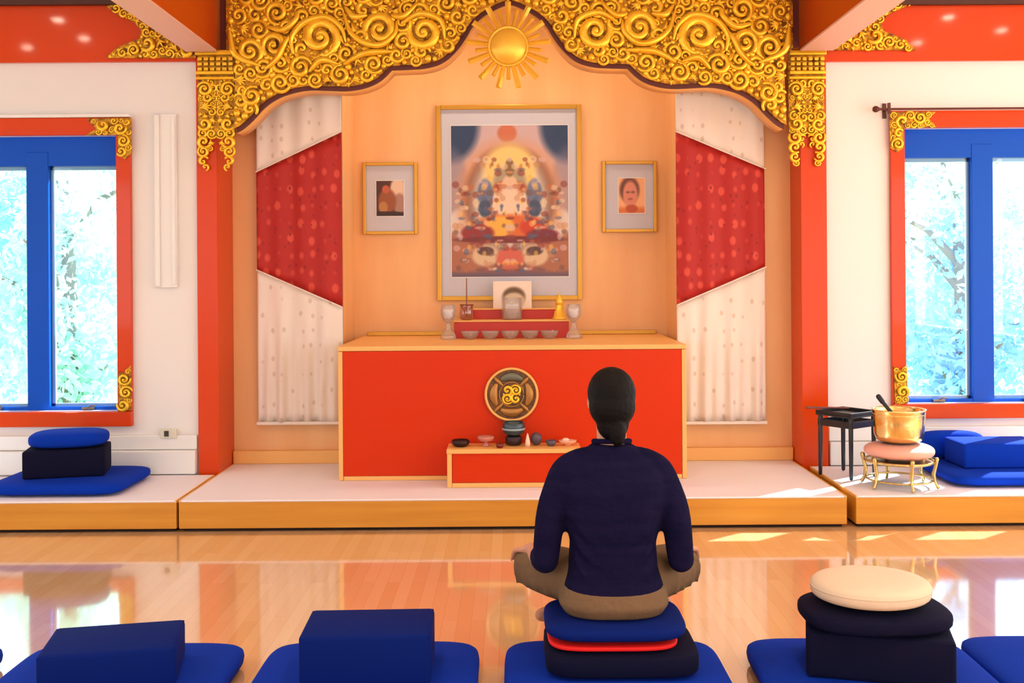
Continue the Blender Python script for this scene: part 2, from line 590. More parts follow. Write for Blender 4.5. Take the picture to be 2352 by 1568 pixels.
# curtain rod above the second window
rz_ = P(2100, 250, YR - 0.09).z
rx0 = P(2012, 250, YR - 0.09).x
t = thing('curtain_rod', 'thin dark curtain rod with ball finial above the blue window', 'curtain rod', (rx0, YR - 0.09, rz_))
RODM = mat('bronze_rod', (92, 44, 34), 0.4, metal=0.4)
MB().tube([(0.02, 0, 0), (2.3, 0, 0)], 0.007, 8).build('rod', RODM, t, True)
MB().lathe([(0.002, -0.022), (0.014, -0.02), (0.022, -0.006), (0.02, 0.008), (0.009, 0.024), (0.006, 0.03)], 12).build('finial', RODM, t, True).rotation_euler = (0, PI / 2, 0)
for xx in (0.085, 2.1):
    bb = MB().tube([(xx, 0, 0), (xx, 0.088, 0)], 0.008, 8)
    bb.box(xx - 0.008, xx + 0.008, -0.01, 0.01, -0.03, 0.04)
    bb.box(xx - 0.012, xx + 0.012, 0.08, 0.089, -0.05, 0.05)
    bb.build('bracket', RODM, t)

# white wall panel and outlet on the left wall
a, c = P(356, 263, YL), P(410, 660, YL)
t = thing('wall_panel', 'tall narrow white panel fixed to the wall beside the window', 'wall panel', ((a.x + c.x) / 2, YL, c.z))
w_, h_ = (c.x - a.x) / 2, a.z - c.z
MB().box(-w_, w_, -0.03, -0.001, 0, h_).build('panel_body', WHITE_TRIM, t, bevel=0.004)
MB().box(-w_ + 0.008, -w_ + 0.04, -0.05, -0.03, 0.004, h_ - 0.004).build('raised_strip', WHITE_TRIM, t, bevel=0.008)
MB().box(w_ - 0.03, w_ - 0.005, -0.042, -0.03, 0.02, h_ - 0.02).build('raised_strip', WHITE_TRIM, t, bevel=0.004)
a, c = P(373, 982, YL), P(411, 1004, YL)
t = thing('wall_outlet', 'small ivory outlet plate low on the white wall', 'outlet', ((a.x + c.x) / 2, YL, c.z))
w_, h_ = (c.x - a.x) / 2, a.z - c.z
IV = mat('ivory_plastic', (226, 220, 200), 0.4)
MB().box(-w_, w_, -0.046, -0.036, 0, h_).build('plate', IV, t, bevel=0.003)
MB().box(-0.026, 0.002, -0.05, -0.046, 0.014, h_ - 0.014).build('socket', mat('dark_socket', (60, 54, 50), 0.5), t)
MB().box(0.012, 0.04, -0.05, -0.046, 0.014, h_ - 0.014).build('socket', IV, t)

# ------------------------------------------------------------------ carved gold work
def scroll_mesh(name, turns, thick, n=6, seg=30):
    pts, rad = [], []
    for i in range(seg + 1):
        s_ = i / seg
        w = s_ * turns * 2 * PI
        r = 0.86 * (1 - s_) ** 0.85 + 0.12
        pts.append((r * math.cos(w), -0.10 - 0.34 * s_, r * math.sin(w)))
        rad.append(thick * (0.55 + 0.6 * math.sin(PI * min(1, s_ * 1.15 + 0.1))))
    b_ = MB().tube(pts, rad, n)
    b_.ellipsoid((0.02, -0.42, 0.02), (0.20, 0.2, 0.20), 8, 5)
    me = b_.mesh(name)
    me.polygons.foreach_set('use_smooth', [True] * len(me.polygons))
    me.materials.append(GOLD)
    return me


def leaf_mesh(name, lobes):
    b_ = MB()
    for k in range(lobes):
        a0 = -0.9 + 1.8 * k / max(1, lobes - 1)
        pts = [(0.0, -0.1, -0.75)]
        rad = [0.12]
        for j in range(1, 6):
            s_ = j / 5
            pts.append((math.sin(a0 * s_ * 1.25) * 0.95 * s_, -0.12 - 0.22 * math.sin(PI * s_), -0.75 + 1.5 * s_ * math.cos(a0 * s_)))
            rad.append(0.1 + 0.12 * math.sin(PI * s_))
        b_.tube(pts, rad, 5)
    b_.ellipsoid((0, -0.18, -0.7), (0.2, 0.2, 0.2), 8, 5)
    me = b_.mesh(name)
    me.polygons.foreach_set('use_smooth', [True] * len(me.polygons))
    me.materials.append(GOLD)
    return me


SCROLLS = [scroll_mesh('scroll_tight', 1.6, 0.25), scroll_mesh('scroll_open', 1.3, 0.30), scroll_mesh('scroll_loose', 1.0, 0.34)]
LEAVES = [leaf_mesh('leaf_three', 3), leaf_mesh('leaf_five', 5)]


def inside(p, poly):
    x, y = p
    r = False
    n = len(poly)
    for i in range(n):
        x1, y1 = poly[i]
        x2, y2 = poly[(i + 1) % n]
        if (y1 > y) != (y2 > y) and x < (x2 - x1) * (y - y1) / (y2 - y1) + x1:
            r = not r
    return r


def edge_dist(p, poly):
    px_, py_ = p
    best = 1e9
    n = len(poly)
    for i in range(n):
        x1, y1 = poly[i]
        x2, y2 = poly[(i + 1) % n]
        dx, dy = x2 - x1, y2 - y1
        L = dx * dx + dy * dy
        s_ = 0 if L == 0 else max(0, min(1, ((px_ - x1) * dx + (py_ - y1) * dy) / L))
        best = min(best, math.hypot(px_ - x1 - s_ * dx, py_ - y1 - s_ * dy))
    return best


def pack(poly, fixed, radii, tries, rnd, edge=0.8, gap=0.82):
    cs = list(fixed)
    xs = [p[0] for p in poly]
    ys = [p[1] for p in poly]
    x0, x1, y0, y1 = min(xs), max(xs), min(ys), max(ys)
    for r, tr in zip(radii, tries):
        for _ in range(tr):
            p = (rnd.uniform(x0, x1), rnd.uniform(y0, y1))
            if not inside(p, poly) or edge_dist(p, poly) < edge * r:
                continue
            if all(math.hypot(p[0] - c[0], p[1] - c[1]) > gap * (r + c[2]) for c in cs):
                cs.append((p[0], p[1], r))
    return cs


def carve(parent, circles, D, depth_off, rnd, origin, mirror=None, small=8.0, max_parts=300):
    """circles (x, y, r) in photo pixels become scrolls, leaves and beads standing proud of a board at distance D"""
    beads = MB()
    n_ = 0
    for (x, y, r) in circles:
        kind = rnd.random()
        ang = rnd.uniform(0, 2 * PI)
        flip = rnd.choice((-1, 1))
        sides = [(x, 1)] + ([(2 * mirror - x, -1)] if mirror else [])
        for xx, sg in sides:
            p = P(xx, y, D) - Vector(origin)
            R = r * D / F
            if r < small or n_ >= max_parts:
                beads.ellipsoid((p.x, p.y + depth_off - R * 0.1, p.z), (R * 0.95, R * 0.8, R * 0.95), 8, 5)
                continue
            if kind < 0.74:
                me = SCROLLS[int(kind * 100) % 3]
                o = link('scroll', me, None, parent)
            else:
                me = LEAVES[int(kind * 100) % 2]
                o = link('acanthus_leaf', me, None, parent)
            o.location = (p.x, p.y + depth_off, p.z)
            o.rotation_euler = (0, ang * sg, 0)
            R *= 1.15
            o.scale = (R * flip * sg, R, R)
            n_ += 1
    if beads.v:
        bo = beads.build('bead_relief', GOLD, parent, True)
        bo['kind'] = 'stuff'
    return n_


DV = 6.74                                   # front face of the valance board
prof = [(544, 301), (560, 293), (585, 271), (610, 242), (641, 222), (673, 211), (711, 204), (755, 206), (802, 208),
        (843, 201), (877, 186), (902, 160), (943, 159), (981, 157), (1022, 145), (1053, 116), (1075, 85), (1088, 60), (1116, 35),
        (1154, 16), (1172, 11)]


def smooth_poly(pts, cusp=(902, 160), n=3):
    """Chaikin corner cutting that keeps the cusp"""
    for _ in range(n):
        out = [pts[0]]
        for i in range(len(pts) - 1):
            a_, b_ = pts[i], pts[i + 1]
            q = (0.75 * a_[0] + 0.25 * b_[0], 0.75 * a_[1] + 0.25 * b_[1])
            r = (0.25 * a_[0] + 0.75 * b_[0], 0.25 * a_[1] + 0.75 * b_[1])
            if a_ == cusp:
                out += [a_, r]
            elif b_ == cusp:
                out += [q]
            else:
                out += [q, r]
        out.append(pts[-1])
        pts = out
    return pts


half = smooth_poly(prof, n=2)
MX = 1173.0
half = [(544, 116)] + half
full = half + [(2 * MX - x, y) for x, y in reversed(half[:-1])]
TOPY = -95
LX, RX = 522, 2 * MX - 522


def offs(pl, d):
    out = []
    for i in range(len(pl)):
        a_, b_ = pl[max(i - 1, 0)], pl[min(i + 1, len(pl) - 1)]
        tx, ty = b_[0] - a_[0], b_[1] - a_[1]
        L = math.hypot(tx, ty) or 1
        out.append((pl[i][0] + ty / L * d, pl[i][1] - tx / L * d))
    return out


def unroll(x, y):
    """valance is level in the room: lay its outline out without the camera's roll, centred on the niche"""
    return ((x - MX) * DV / F - 0.005, CAMZ - (y - HY - 1) * DV / F)


val = thing('carved_valance', 'huge arched gold valance of carved scrollwork spanning the altar niche', 'valance', (0, DV, 2.2))
board_poly = [unroll(x, y) for x, y in full] + [unroll(RX + 14, 116), unroll(RX + 14, TOPY), unroll(LX - 14, TOPY), unroll(LX - 14, 116)]
board_poly = [(x, z - 2.2) for x, z in board_poly]
vb = MB().prism(board_poly, 0.0, 0.02).build('edge_board', BROWN, val)
inn = [(546, 116)] + offs(half[1:], 9)
inn = [p for i, p in enumerate(inn) if i < 2 or True]
inner_full = inn + [(2 * MX - x, y) for x, y in reversed(inn[:-1])]
gp = [unroll(x, y) for x, y in inner_full] + [unroll(RX - 2, 116), unroll(RX - 2, TOPY), unroll(LX + 2, TOPY), unroll(LX + 2, 116)]
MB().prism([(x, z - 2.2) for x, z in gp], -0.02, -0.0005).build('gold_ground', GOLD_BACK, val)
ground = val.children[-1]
# tan soffit: the underside of the thick arch
low = [unroll(x, y) for x, y in full[1:-1]]
sv, sf = [], []
for x, z in low:
    sv += [(x, 0.0205, z - 2.2), (x, 0.19, z - 2.2), (x, 0.0205, z - 2.2 + 0.03), (x, 0.19, z - 2.2 + 0.03)]
for i in range(len(low) - 1):
    k = 4 * i
    sf += [(k, k + 1, k + 5, k + 4), (k + 2, k + 6, k + 7, k + 3), (k + 1, k + 3, k + 7, k + 5), (k, k + 4, k + 6, k + 2)]
MB().add(sv, sf).build('arch_soffit', TAN_EDGE, val, True)

# scrollwork of the valance, mirrored about its centre
rnd = random.Random(11)
Z2 = lambda x, y, r: (440 + x * 0.3146, y * 0.3146, r * 0.3146)
GAP = 0.80
fixed = [Z2(950, 270, 125), Z2(1390, 220, 108), Z2(1710, 240, 112), Z2(1140, 395, 62), Z2(810, 490, 72), Z2(440, 370, 85), Z2(640, 95, 74),
         Z2(1340, 470, 60), Z2(1440, 440, 40), Z2(1900, 250, 52), Z2(1590, 75, 56), Z2(1210, 575, 40), Z2(1000, 510, 44), Z2(480, 110, 48),
         Z2(360, 110, 48), Z2(790, 40, 50), Z2(1040, 30, 56), Z2(1270, 75, 52), Z2(1180, 215, 50), Z2(1400, 60, 46), Z2(1690, 380, 52),
         Z2(620, 330, 88), Z2(1820, 380, 44), Z2(360, 300, 50), Z2(1950, 130, 50), Z2(1780, 75, 46)]
half_poly = inn + [(MX, TOPY), (LX + 2, TOPY), (LX + 2, 116)]
cs = pack(half_poly, fixed, [20, 15, 12, 9, 6.5, 4.5], [300, 900, 1500, 1900, 2400, 2800], rnd, 0.75, GAP)
cs = [c for c in cs if c[1] > -70]
cs.sort(key=lambda c: -c[2])
cs_un = [(c[0] - ROLL * (c[1] - HY) * 0, c[1], c[2]) for c in cs]


def carve_level(parent, circles, rnd, small, max_parts):
    beads = MB()
    n_ = 0
    for (x, y, r) in circles:
        kind, ang, flip = rnd.random(), rnd.uniform(0, 2 * PI), rnd.choice((-1, 1))
        for xx, sg in ((x, 1), (2 * MX - x, -1)):
            X, Z = unroll(xx, y)
            R = r * DV / F
            if r < small or n_ >= max_parts:
                beads.ellipsoid((X, -0.02 - R * 0.15, Z - 2.2), (R, R * 0.85, R), 8, 5)
                continue
            big = r > 17
            me = SCROLLS[0 if big else int(kind * 100) % 3] if (kind < 0.72 or big) else LEAVES[int(kind * 100) % 2]
            o = link('scroll' if me in SCROLLS else 'acanthus_leaf', me, None, parent)
            o.location = (X, -0.012, Z - 2.2)
            o.rotation_euler = (0, ang * sg, 0)
            R *= 1.16
            o.scale = (R * flip * sg, min(R, 0.075), R)
            n_ += 1
    bo = beads.build('bead_relief', GOLD, parent, True)
    bo['kind'] = 'stuff'


carve_level(ground, cs_un, rnd, 8.0, 290)
sweeps = [[(760, 390), (748, 280), (840, 170), (1000, 130), (1110, 210), (1140, 310)], [(1130, 110), (1175, 240), (1280, 320), (1400, 335), (1500, 250), (1510, 170)],
          [(1130, 470), (1260, 400), (1380, 385), (1480, 385)], [(1550, 180), (1680, 110), (1830, 160), (1860, 290)],
          [(580, 200), (690, 220), (780, 150), (800, 90)], [(560, 500), (640, 430), (700, 320), (740, 260)], [(880, 520), (960, 440), (1080, 470)],
          [(1290, 120), (1200, 130), (1140, 60)], [(1480, 120), (1560, 130), (1660, 40)], [(300, 230), (340, 400), (520, 480)]]
for sw in sweeps:
    for sg in (1, -1):
        q = []
        for x, y in sw:
            xx, yy, _ = Z2(x, y, 0)
            X, Z = unroll(xx if sg == 1 else 2 * MX - xx, yy)
            q.append((X, Z - 2.2))
        pts = []
        for i in range(len(q) - 1):                      # catmull-rom
            p0, p1, p2, p3 = q[max(i - 1, 0)], q[i], q[i + 1], q[min(i + 2, len(q) - 1)]
            for j in range(5):
                s_ = j / 5
                f_ = lambda a_, b_, c_, d_: 0.5 * (2 * b_ + (c_ - a_) * s_ + (2 * a_ - 5 * b_ + 4 * c_ - d_) * s_ ** 2 + (3 * b_ - a_ - 3 * c_ + d_) * s_ ** 3)
                pts.append((f_(p0[0], p1[0], p2[0], p3[0]), -0.045, f_(p0[1], p1[1], p2[1], p3[1])))
        pts.append((q[-1][0], -0.045, q[-1][1]))
        rad = [0.006 + 0.017 * math.sin(PI * (0.08 + 0.9 * i / (len(pts) - 1))) for i in range(len(pts))]
        MB().tube(pts, rad, 6).build('acanthus_stem', GOLD, ground, True)

# gold sun hung in the peak of the arch
sx, sz = unroll(1170, 118)
sun_t = thing('gilded_sun', 'round gold sun with straight rays hung in the arch peak', 'sun ornament', (sx, DV - 0.135, sz))
SUN_GOLD = mat('satin_gold', (255, 204, 74), 0.36, metal=0.5)
MB().lathe([(0.002, 0.052), (0.04, 0.048), (0.08, 0.036), (0.108, 0.016), (0.118, 0.0), (0.112, -0.012)], 36).build('sun_face', SUN_GOLD, sun_t, True).rotation_euler = (PI / 2, 0, 0)
MB().lathe([(0.112, 0.0), (0.124, 0.014), (0.134, 0.0), (0.124, -0.012), (0.112, -0.004)], 36).build('sun_rim', SUN_GOLD, sun_t, True).rotation_euler = (PI / 2, 0, 0)
NR = 26
for k in range(NR):
    w = 2 * PI * k / NR + PI / 2
    ln = (0.30 if k == NR // 2 else 0.27) if k % 2 == 0 else 0.21
    if abs(k - 0) < 4 or k > NR - 4:
        ln = 0.285 if k % 2 == 0 else 0.24
    r0 = 0.128
    ray = MB()
    wd = 0.015 if k % 2 == 0 else 0.011
    ray.add([(r0, -0.002, -wd), (r0, -0.002, wd), (ln, 0, wd * 1.25), (ln, 0, -wd * 1.25), (r0, -0.022, 0), (ln - 0.012, -0.018, 0), (r0, 0.008, 0), (ln, 0.008, 0)],
            [(0, 4, 5, 3), (1, 2, 5, 4), (3, 5, 2), (0, 3, 7, 6), (1, 6, 7, 2), (0, 6, 1, 4), (2, 7, 3)])
    ro = ray.build('ray', SUN_GOLD, sun_t, tri=True)
    ro.rotation_euler = (0, -w, 0)
MB().tube([(0, 0.012, 0.1), (0, 0.012, 0.27), (0, 0.03, 0.3), (0, 0.113, 0.325)], 0.009, 8).build('hanging_rod', SUN_GOLD, sun_t)

# column capitals: carved gold plates ending in two hanging curls
for side, D, name, lab in ((1, YL - 0.05, 'carved_capital', 'carved gold capital with hanging curls on the column by the white wall panel'),
                           (-1, YR - 0.08, 'carved_capital', 'carved gold capital with hanging curls on the column by the curtain rod')):
    x0, x1 = (455, 540) if side == 1 else (1812, 1894)
    yb = 318 if side == 1 else 308
    xm = (x0 + x1) / 2
    o3 = P(xm, yb, D)
    cap = thing(name, lab, 'column capital', o3)
    wpx = (x1 - x0) / 2
    K = D / F
    W = wpx * K
    H = (yb - 118) * K
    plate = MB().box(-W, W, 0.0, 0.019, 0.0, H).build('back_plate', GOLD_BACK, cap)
    for zz, hh, pr in ((H - 0.03, 0.03, 0.05), (H - 0.155, 0.022, 0.045), (H - 0.185, 0.018, 0.03)):
        MB().box(-W - 0.004, W + 0.004, -pr, 0.018, zz, zz + hh).build('moulding', GOLD, cap, bevel=0.006)
    for r_ in range(3):
        for c_ in range(6):
            MB().box(-W + 0.006 + c_ * W / 3, -W + 0.006 + c_ * W / 3 + W / 3 - 0.01, -0.03, 0.0, H - 0.13 + r_ * 0.033, H - 0.13 + r_ * 0.033 + 0.024).build('dentil', GOLD, cap, bevel=0.006)
    rr = random.Random(5)
    poly = [(x0, yb), (x0, 178), (x1, 178), (x1, yb)]
    hp = [(x0 + 1, yb), (x0 + 1, 182), (xm, 182), (xm, yb)]
    cc = pack(hp, [(x0 + 16, 205, 15), (x0 + 18, 245, 14), (x0 + 16, 285, 13)], [10, 8, 6, 4.5], [200, 400, 700, 800], rr)
    # two hanging drops
    for dx, dy, r in ((14, yb + 8, 13), (13, yb + 30, 12), (13, yb + 52, 10), (17, yb + 66, 7), (30, yb + 10, 8), (28, yb + 24, 6)):
        cc.append((x0 + dx, dy, r))
    carve(plate, cc, D, 0.0, rr, o3, mirror=xm, small=5.5, max_parts=200)

# frieze brackets: carved gold spandrels at the top corners of the white walls
fr_l = [(451, 134), (246, 134), (268, 112), (300, 98), (322, 90), (326, 72), (310, 52), (270, 34), (244, 14), (272, 12), (318, 38), (352, 66), (400, 82), (451, 103)]
for side in (1, -1):
    D = (YL if side == 1 else YR) - 0.032
    pl = fr_l if side == 1 else [(1893 + (456 - x), y - 18) for x, y in fr_l]
    org = P(pl[0][0], 120, D)
    br = thing('frieze_bracket', 'lacy gold spandrel on orange frieze ' + ('above the white wall panel' if side == 1 else 'above the curtain rod end'), 'bracket', org)
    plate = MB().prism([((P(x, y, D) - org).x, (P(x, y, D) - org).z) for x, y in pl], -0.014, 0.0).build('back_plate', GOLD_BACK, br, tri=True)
    rr = random.Random(3)
    fx = [(342, 102, 15), (372, 100, 13), (310, 116, 12), (402, 108, 14), (434, 118, 13), (284, 122, 9), (330, 62, 8), (300, 40, 7)]
    if side == -1:
        fx = [(1893 + (456 - x), y - 18, r) for x, y, r in fx]
    cc = pack(pl, fx, [9, 7, 5], [300, 600, 900], rr, edge=0.6)
    carve(plate, cc, D, -0.013, rr, org, small=5.5, max_parts=200)

# window corner ornaments (belong to the windows)
def corner(win, poly, yw, seed, orgpt):
    rr = random.Random(seed)
    D = yw - 0.036
    org = P(*orgpt, D)
    pl = [((P(x, y, D) - org).x, (P(x, y, D) - org).z) for x, y in poly]
    bo = MB().prism(pl, -0.008, 0.0).build('corner_ornament', GOLD_BACK, win, tri=True)
    bo.location = org
    cc = pack(poly, [], [14, 11, 8, 6], [200, 400, 600, 900], rr, edge=0.75, gap=0.85)
    b_ = MB()
    for x, y, r in cc:
        p = P(x, y, D) - org
        R = r * D / F
        kind = rr.random()
        me = SCROLLS[int(kind * 100) % 3]
        o = link('scroll', me, None, bo)
        o.location = (p.x, p.y - 0.006, p.z)
        o.rotation_euler = (0, rr.uniform(0, 2 * PI), 0)
        o.scale = (R * rr.choice((-1, 1)), R, R)


corner(win1, [(200, 273), (302, 271), (302, 352), (288, 366), (272, 356), (272, 310), (198, 311), (222, 296)], YL, 1, (286, 300))
corner(win1, [(273, 852), (285, 858), (301, 838), (303, 941), (274, 941)], YL, 2, (288, 900))
corner(win2, [(2042, 258), (2150, 257), (2132, 272), (2150, 293), (2074, 294), (2074, 340), (2060, 350), (2044, 340)], YR, 3, (2058, 290))
corner(win2, [(2052, 840), (2064, 850), (2082, 840), (2084, 926), (2055, 928)], YR, 4, (2068, 890))

# ------------------------------------------------------------------ curtains in the niche
def curtain(xa, xb, za_b, zb_b, za_t, zb_t, zbot, ztop, y, label):
    """za_*: heights of the red band at xa, zb_*: at xb"""
    t_ = thing('hanging_curtain', label, 'curtain', ((xa + xb) / 2, y, zbot))
    xm = (xa + xb) / 2

    def fold(x, z):
        k = max(0.0, min(1.0, (1.3 - z) / 0.9))
        return 0.007 * math.sin(x * 41) + k * 0.016 * math.sin(x * 70 + 1.0 + 0.6 * math.sin(z * 3)) + 0.006 * math.sin(x * 17 + z)

    def sheet(name, lo, hi, m, dy):
        nx, nz = 50, 14
        v, f = [], []
        for j in range(nz + 1):
            for i in range(nx + 1):
                x = xa + (xb - xa) * i / nx
                z = lo(x) + (hi(x) - lo(x)) * j / nz
                v.append((x - xm, fold(x, z) + dy, z - zbot))
        n0 = len(v)
        v += [(p[0], p[1] + 0.003, p[2]) for p in v]
        for j in range(nz):
            for i in range(nx):
                a_ = j * (nx + 1) + i
                q = (a_, a_ + 1, a_ + nx + 2, a_ + nx + 1)
                f.append(q)
                f.append(tuple(n0 + k for k in reversed(q)))
        for i in range(nx):
            f.append((i + 1, i, n0 + i, n0 + i + 1))
            k = nz * (nx + 1) + i
            f.append((k, k + 1, n0 + k + 1, n0 + k))
        for j in range(nz):
            k = j * (nx + 1)
            f.append((k, k + nx + 1, n0 + k + nx + 1, n0 + k))
            k += nx
            f.append((k + nx + 1, k, n0 + k, n0 + k + nx + 1))
        return MB().add(v, f).build(name, m, t_, True)

    lb = lambda x: za_b + (zb_b - za_b) * (x - xa) / (xb - xa)
    lt = lambda x: za_t + (zb_t - za_t) * (x - xa) / (xb - xa)
    WH = dots_mat('white_brocade', (240, 228, 218), (220, 200, 184), (15, 0, 10), 0.22, 0.6)
    RD = dots_mat('red_brocade', (178, 26, 18), (214, 74, 56), (13, 0, 9), 0.34, 0.6, (150, 16, 14))
    sheet('lower_panel', lambda x: zbot, lambda x: lb(x) - 0.0015, WH, 0.0)
    sheet('red_band', lambda x: lb(x), lambda x: lt(x), RD, -0.002)
    sheet('upper_panel', lambda x: lt(x) + 0.0015, lambda x: ztop, WH, 0.0)
    for fn in (lb, lt):
        MB().tube([(xa - xm, -0.022, fn(xa) - zbot), (xb - xm, -0.022, fn(xb) - zbot)], 0.005, 6).build('piping', WH, t_)
    MB().box(xa - xm - 0.012, xb - xm + 0.006, -0.014, 0.006, -0.02, 0.001).build('hem_bar', WH, t_, bevel=0.004)
    MB().tube([(xa - xm - 0.02, 0.0, ztop - zbot + 0.01), (xb - xm + 0.02, 0.0, ztop - zbot + 0.01)], 0.015, 8).build('curtain_pole', TAN_EDGE, t_, True)
    return t_


YK = YN - 0.055
zz = lambda x, y: P(x, y, YK).z
curtain(P(592, 700, YK).x, P(787, 700, YK).x, zz(594, 620), zz(787, 705), zz(592, 395), zz(787, 303), zz(680, 968), 3.2, YK,
        'white curtain with widening red brocade band between altar and outlet side column')
curtain(P(1555, 700, YK).x, P(1758, 700, YK).x, zz(1558, 700), zz(1757, 613), zz(1551, 303), zz(1750, 388), zz(1670, 967), 3.2, YK,
        'white curtain with widening red brocade band between altar and gong side column')

# ------------------------------------------------------------------ framed pictures on the niche wall
def el(u, v, cu, cv, ru, rv):
    return np.clip(1.35 - np.sqrt(((u - cu) / ru) ** 2 + ((v - cv) / rv) ** 2), 0, 0.35) / 0.35


def over(img, a_, c_):
    return img * (1 - a_[..., None]) + np.array(c_, dtype=float) * a_[..., None]


def art_big(u, v):
    img = np.zeros(u.shape + (3,)) + np.array((222, 186, 178.0))
    img = over(img, np.clip((v - 0.55) * 1.2, 0, 0.6), (196, 176, 190))
    for cu in (0.0, 1.0):
        img = over(img, el(u, v, cu, 1.0, 0.2, 0.2), (44, 66, 104))
        img = over(img, el(u, v, cu, 0.62, 0.12, 0.2) * 0.5, (130, 124, 150))
    img = over(img, el(u, v, 0.48, 0.95, 0.07, 0.05), (206, 116, 84))
    img = over(img, np.clip((0.36 - v) * 8, 0, 1), (150, 92, 86))
    for cu in (0.1, 0.9):
        img = over(img, el(u, v, cu, 0.17, 0.16, 0.14), (176, 112, 84))
        img = over(img, el(u, v, cu, 0.36, 0.11, 0.08), (226, 214, 206))
    img = over(img, el(u, v, 0.5, 0.52, 0.37, 0.32), (216, 152, 108))
    img = over(img, el(u, v, 0.5, 0.5, 0.31, 0.29), (110, 70, 60))
    img = over(img, el(u, v, 0.5, 0.5, 0.27, 0.27), (236, 222, 200))
    img = over(img, el(u, v, 0.5, 0.7, 0.19, 0.15), (248, 214, 132))
    for cu in (0.29, 0.71):
        img = over(img, el(u, v, cu, 0.54, 0.06, 0.09), (112, 124, 158))
        img = over(img, el(u, v, cu, 0.45, 0.05, 0.05), (70, 84, 110))
    img = over(img, el(u, v, 0.5, 0.62, 0.12, 0.1), (176, 160, 132))
    img = over(img, el(u, v, 0.5, 0.585, 0.12, 0.045), (170, 74, 54))
    img = over(img, el(u, v, 0.5, 0.6, 0.06, 0.06), (232, 198, 164))
    img = over(img, el(u, v, 0.5, 0.72, 0.035, 0.05), (140, 104, 64))
    img = over(img, el(u, v, 0.5, 0.46, 0.13, 0.11), (242, 214, 186))
    img = over(img, el(u, v, 0.5, 0.33, 0.27, 0.07), (222, 110, 48))
    img = over(img, el(u, v, 0.42, 0.33, 0.1, 0.06), (246, 186, 74))
    img = over(img, el(u, v, 0.69, 0.33, 0.09, 0.05), (206, 66, 30))
    img = over(img, el(u, v, 0.22, 0.29, 0.12, 0.05), (150, 48, 46))
    img = over(img, el(u, v, 0.78, 0.27, 0.12, 0.04), (126, 44, 56))
    img = over(img, el(u, v, 0.5, 0.245, 0.4, 0.02), (122, 46, 42))
    for cu in (0.29, 0.71):
        img = over(img, el(u, v, cu, 0.14, 0.1, 0.06), (224, 196, 160))
        img = over(img, el(u, v, cu, 0.17, 0.06, 0.025), (96, 64, 60))
    img = over(img, el(u, v, 0.5, 0.12, 0.1, 0.06), (216, 104, 84))
    img = over(img, np.clip((0.045 - v) * 30, 0, 1), (110, 90, 108))
    pr = random.Random(21)
    pal = [(236, 214, 180), (200, 110, 70), (90, 100, 130), (140, 60, 50), (246, 196, 100), (220, 190, 190), (120, 84, 70), (206, 150, 110)]
    for _ in range(170):
        cu, cv = pr.uniform(0.03, 0.5), pr.uniform(0.03, 0.78)
        if cv > 0.62 and cu < 0.22:
            continue
        ru, rv, c_ = pr.uniform(0.008, 0.03), pr.uniform(0.006, 0.02), pr.choice(pal)
        for q in (cu, 1 - cu):
            img = over(img, el(u, v, q, cv, ru, rv) * 0.6, c_)
    return img


def art_small_a(u, v):
    img = np.zeros(u.shape + (3,)) + np.array((78, 38, 28.0))
    img = over(img, el(u, v, 0.8, 0.75, 0.25, 0.3), (236, 206, 180))
    img = over(img, el(u, v, 0.85, 0.35, 0.2, 0.25), (176, 134, 120))
    img = over(img, el(u, v, 0.4, 0.42, 0.28, 0.3), (158, 88, 48))
    img = over(img, el(u, v, 0.35, 0.76, 0.12, 0.1), (196, 96, 60))
    img = over(img, el(u, v, 0.25, 0.25, 0.14, 0.14), (190, 130, 70))
    return over(img, el(u, v, 0.2, 0.05, 0.9, 0.07), (50, 18, 12))


def art_small_b(u, v):
    img = np.zeros(u.shape + (3,)) + np.array((250, 186, 130.0))
    img = over(img, np.clip((0.22 - v) * 8, 0, 1), (226, 124, 52))
    img = over(img, el(u, v, 0.42, 0.66, 0.32, 0.32), (110, 62, 48))
    img = over(img, el(u, v, 0.45, 0.52, 0.24, 0.34), (226, 146, 122))
    img = over(img, el(u, v, 0.36, 0.6, 0.07, 0.03) + el(u, v, 0.55, 0.6, 0.07, 0.03), (150, 90, 80))
    img = over(img, el(u, v, 0.45, 0.4, 0.09, 0.03), (190, 96, 84))
    return over(img, el(u, v, 0.5, 0.12, 0.2, 0.1), (196, 84, 36))


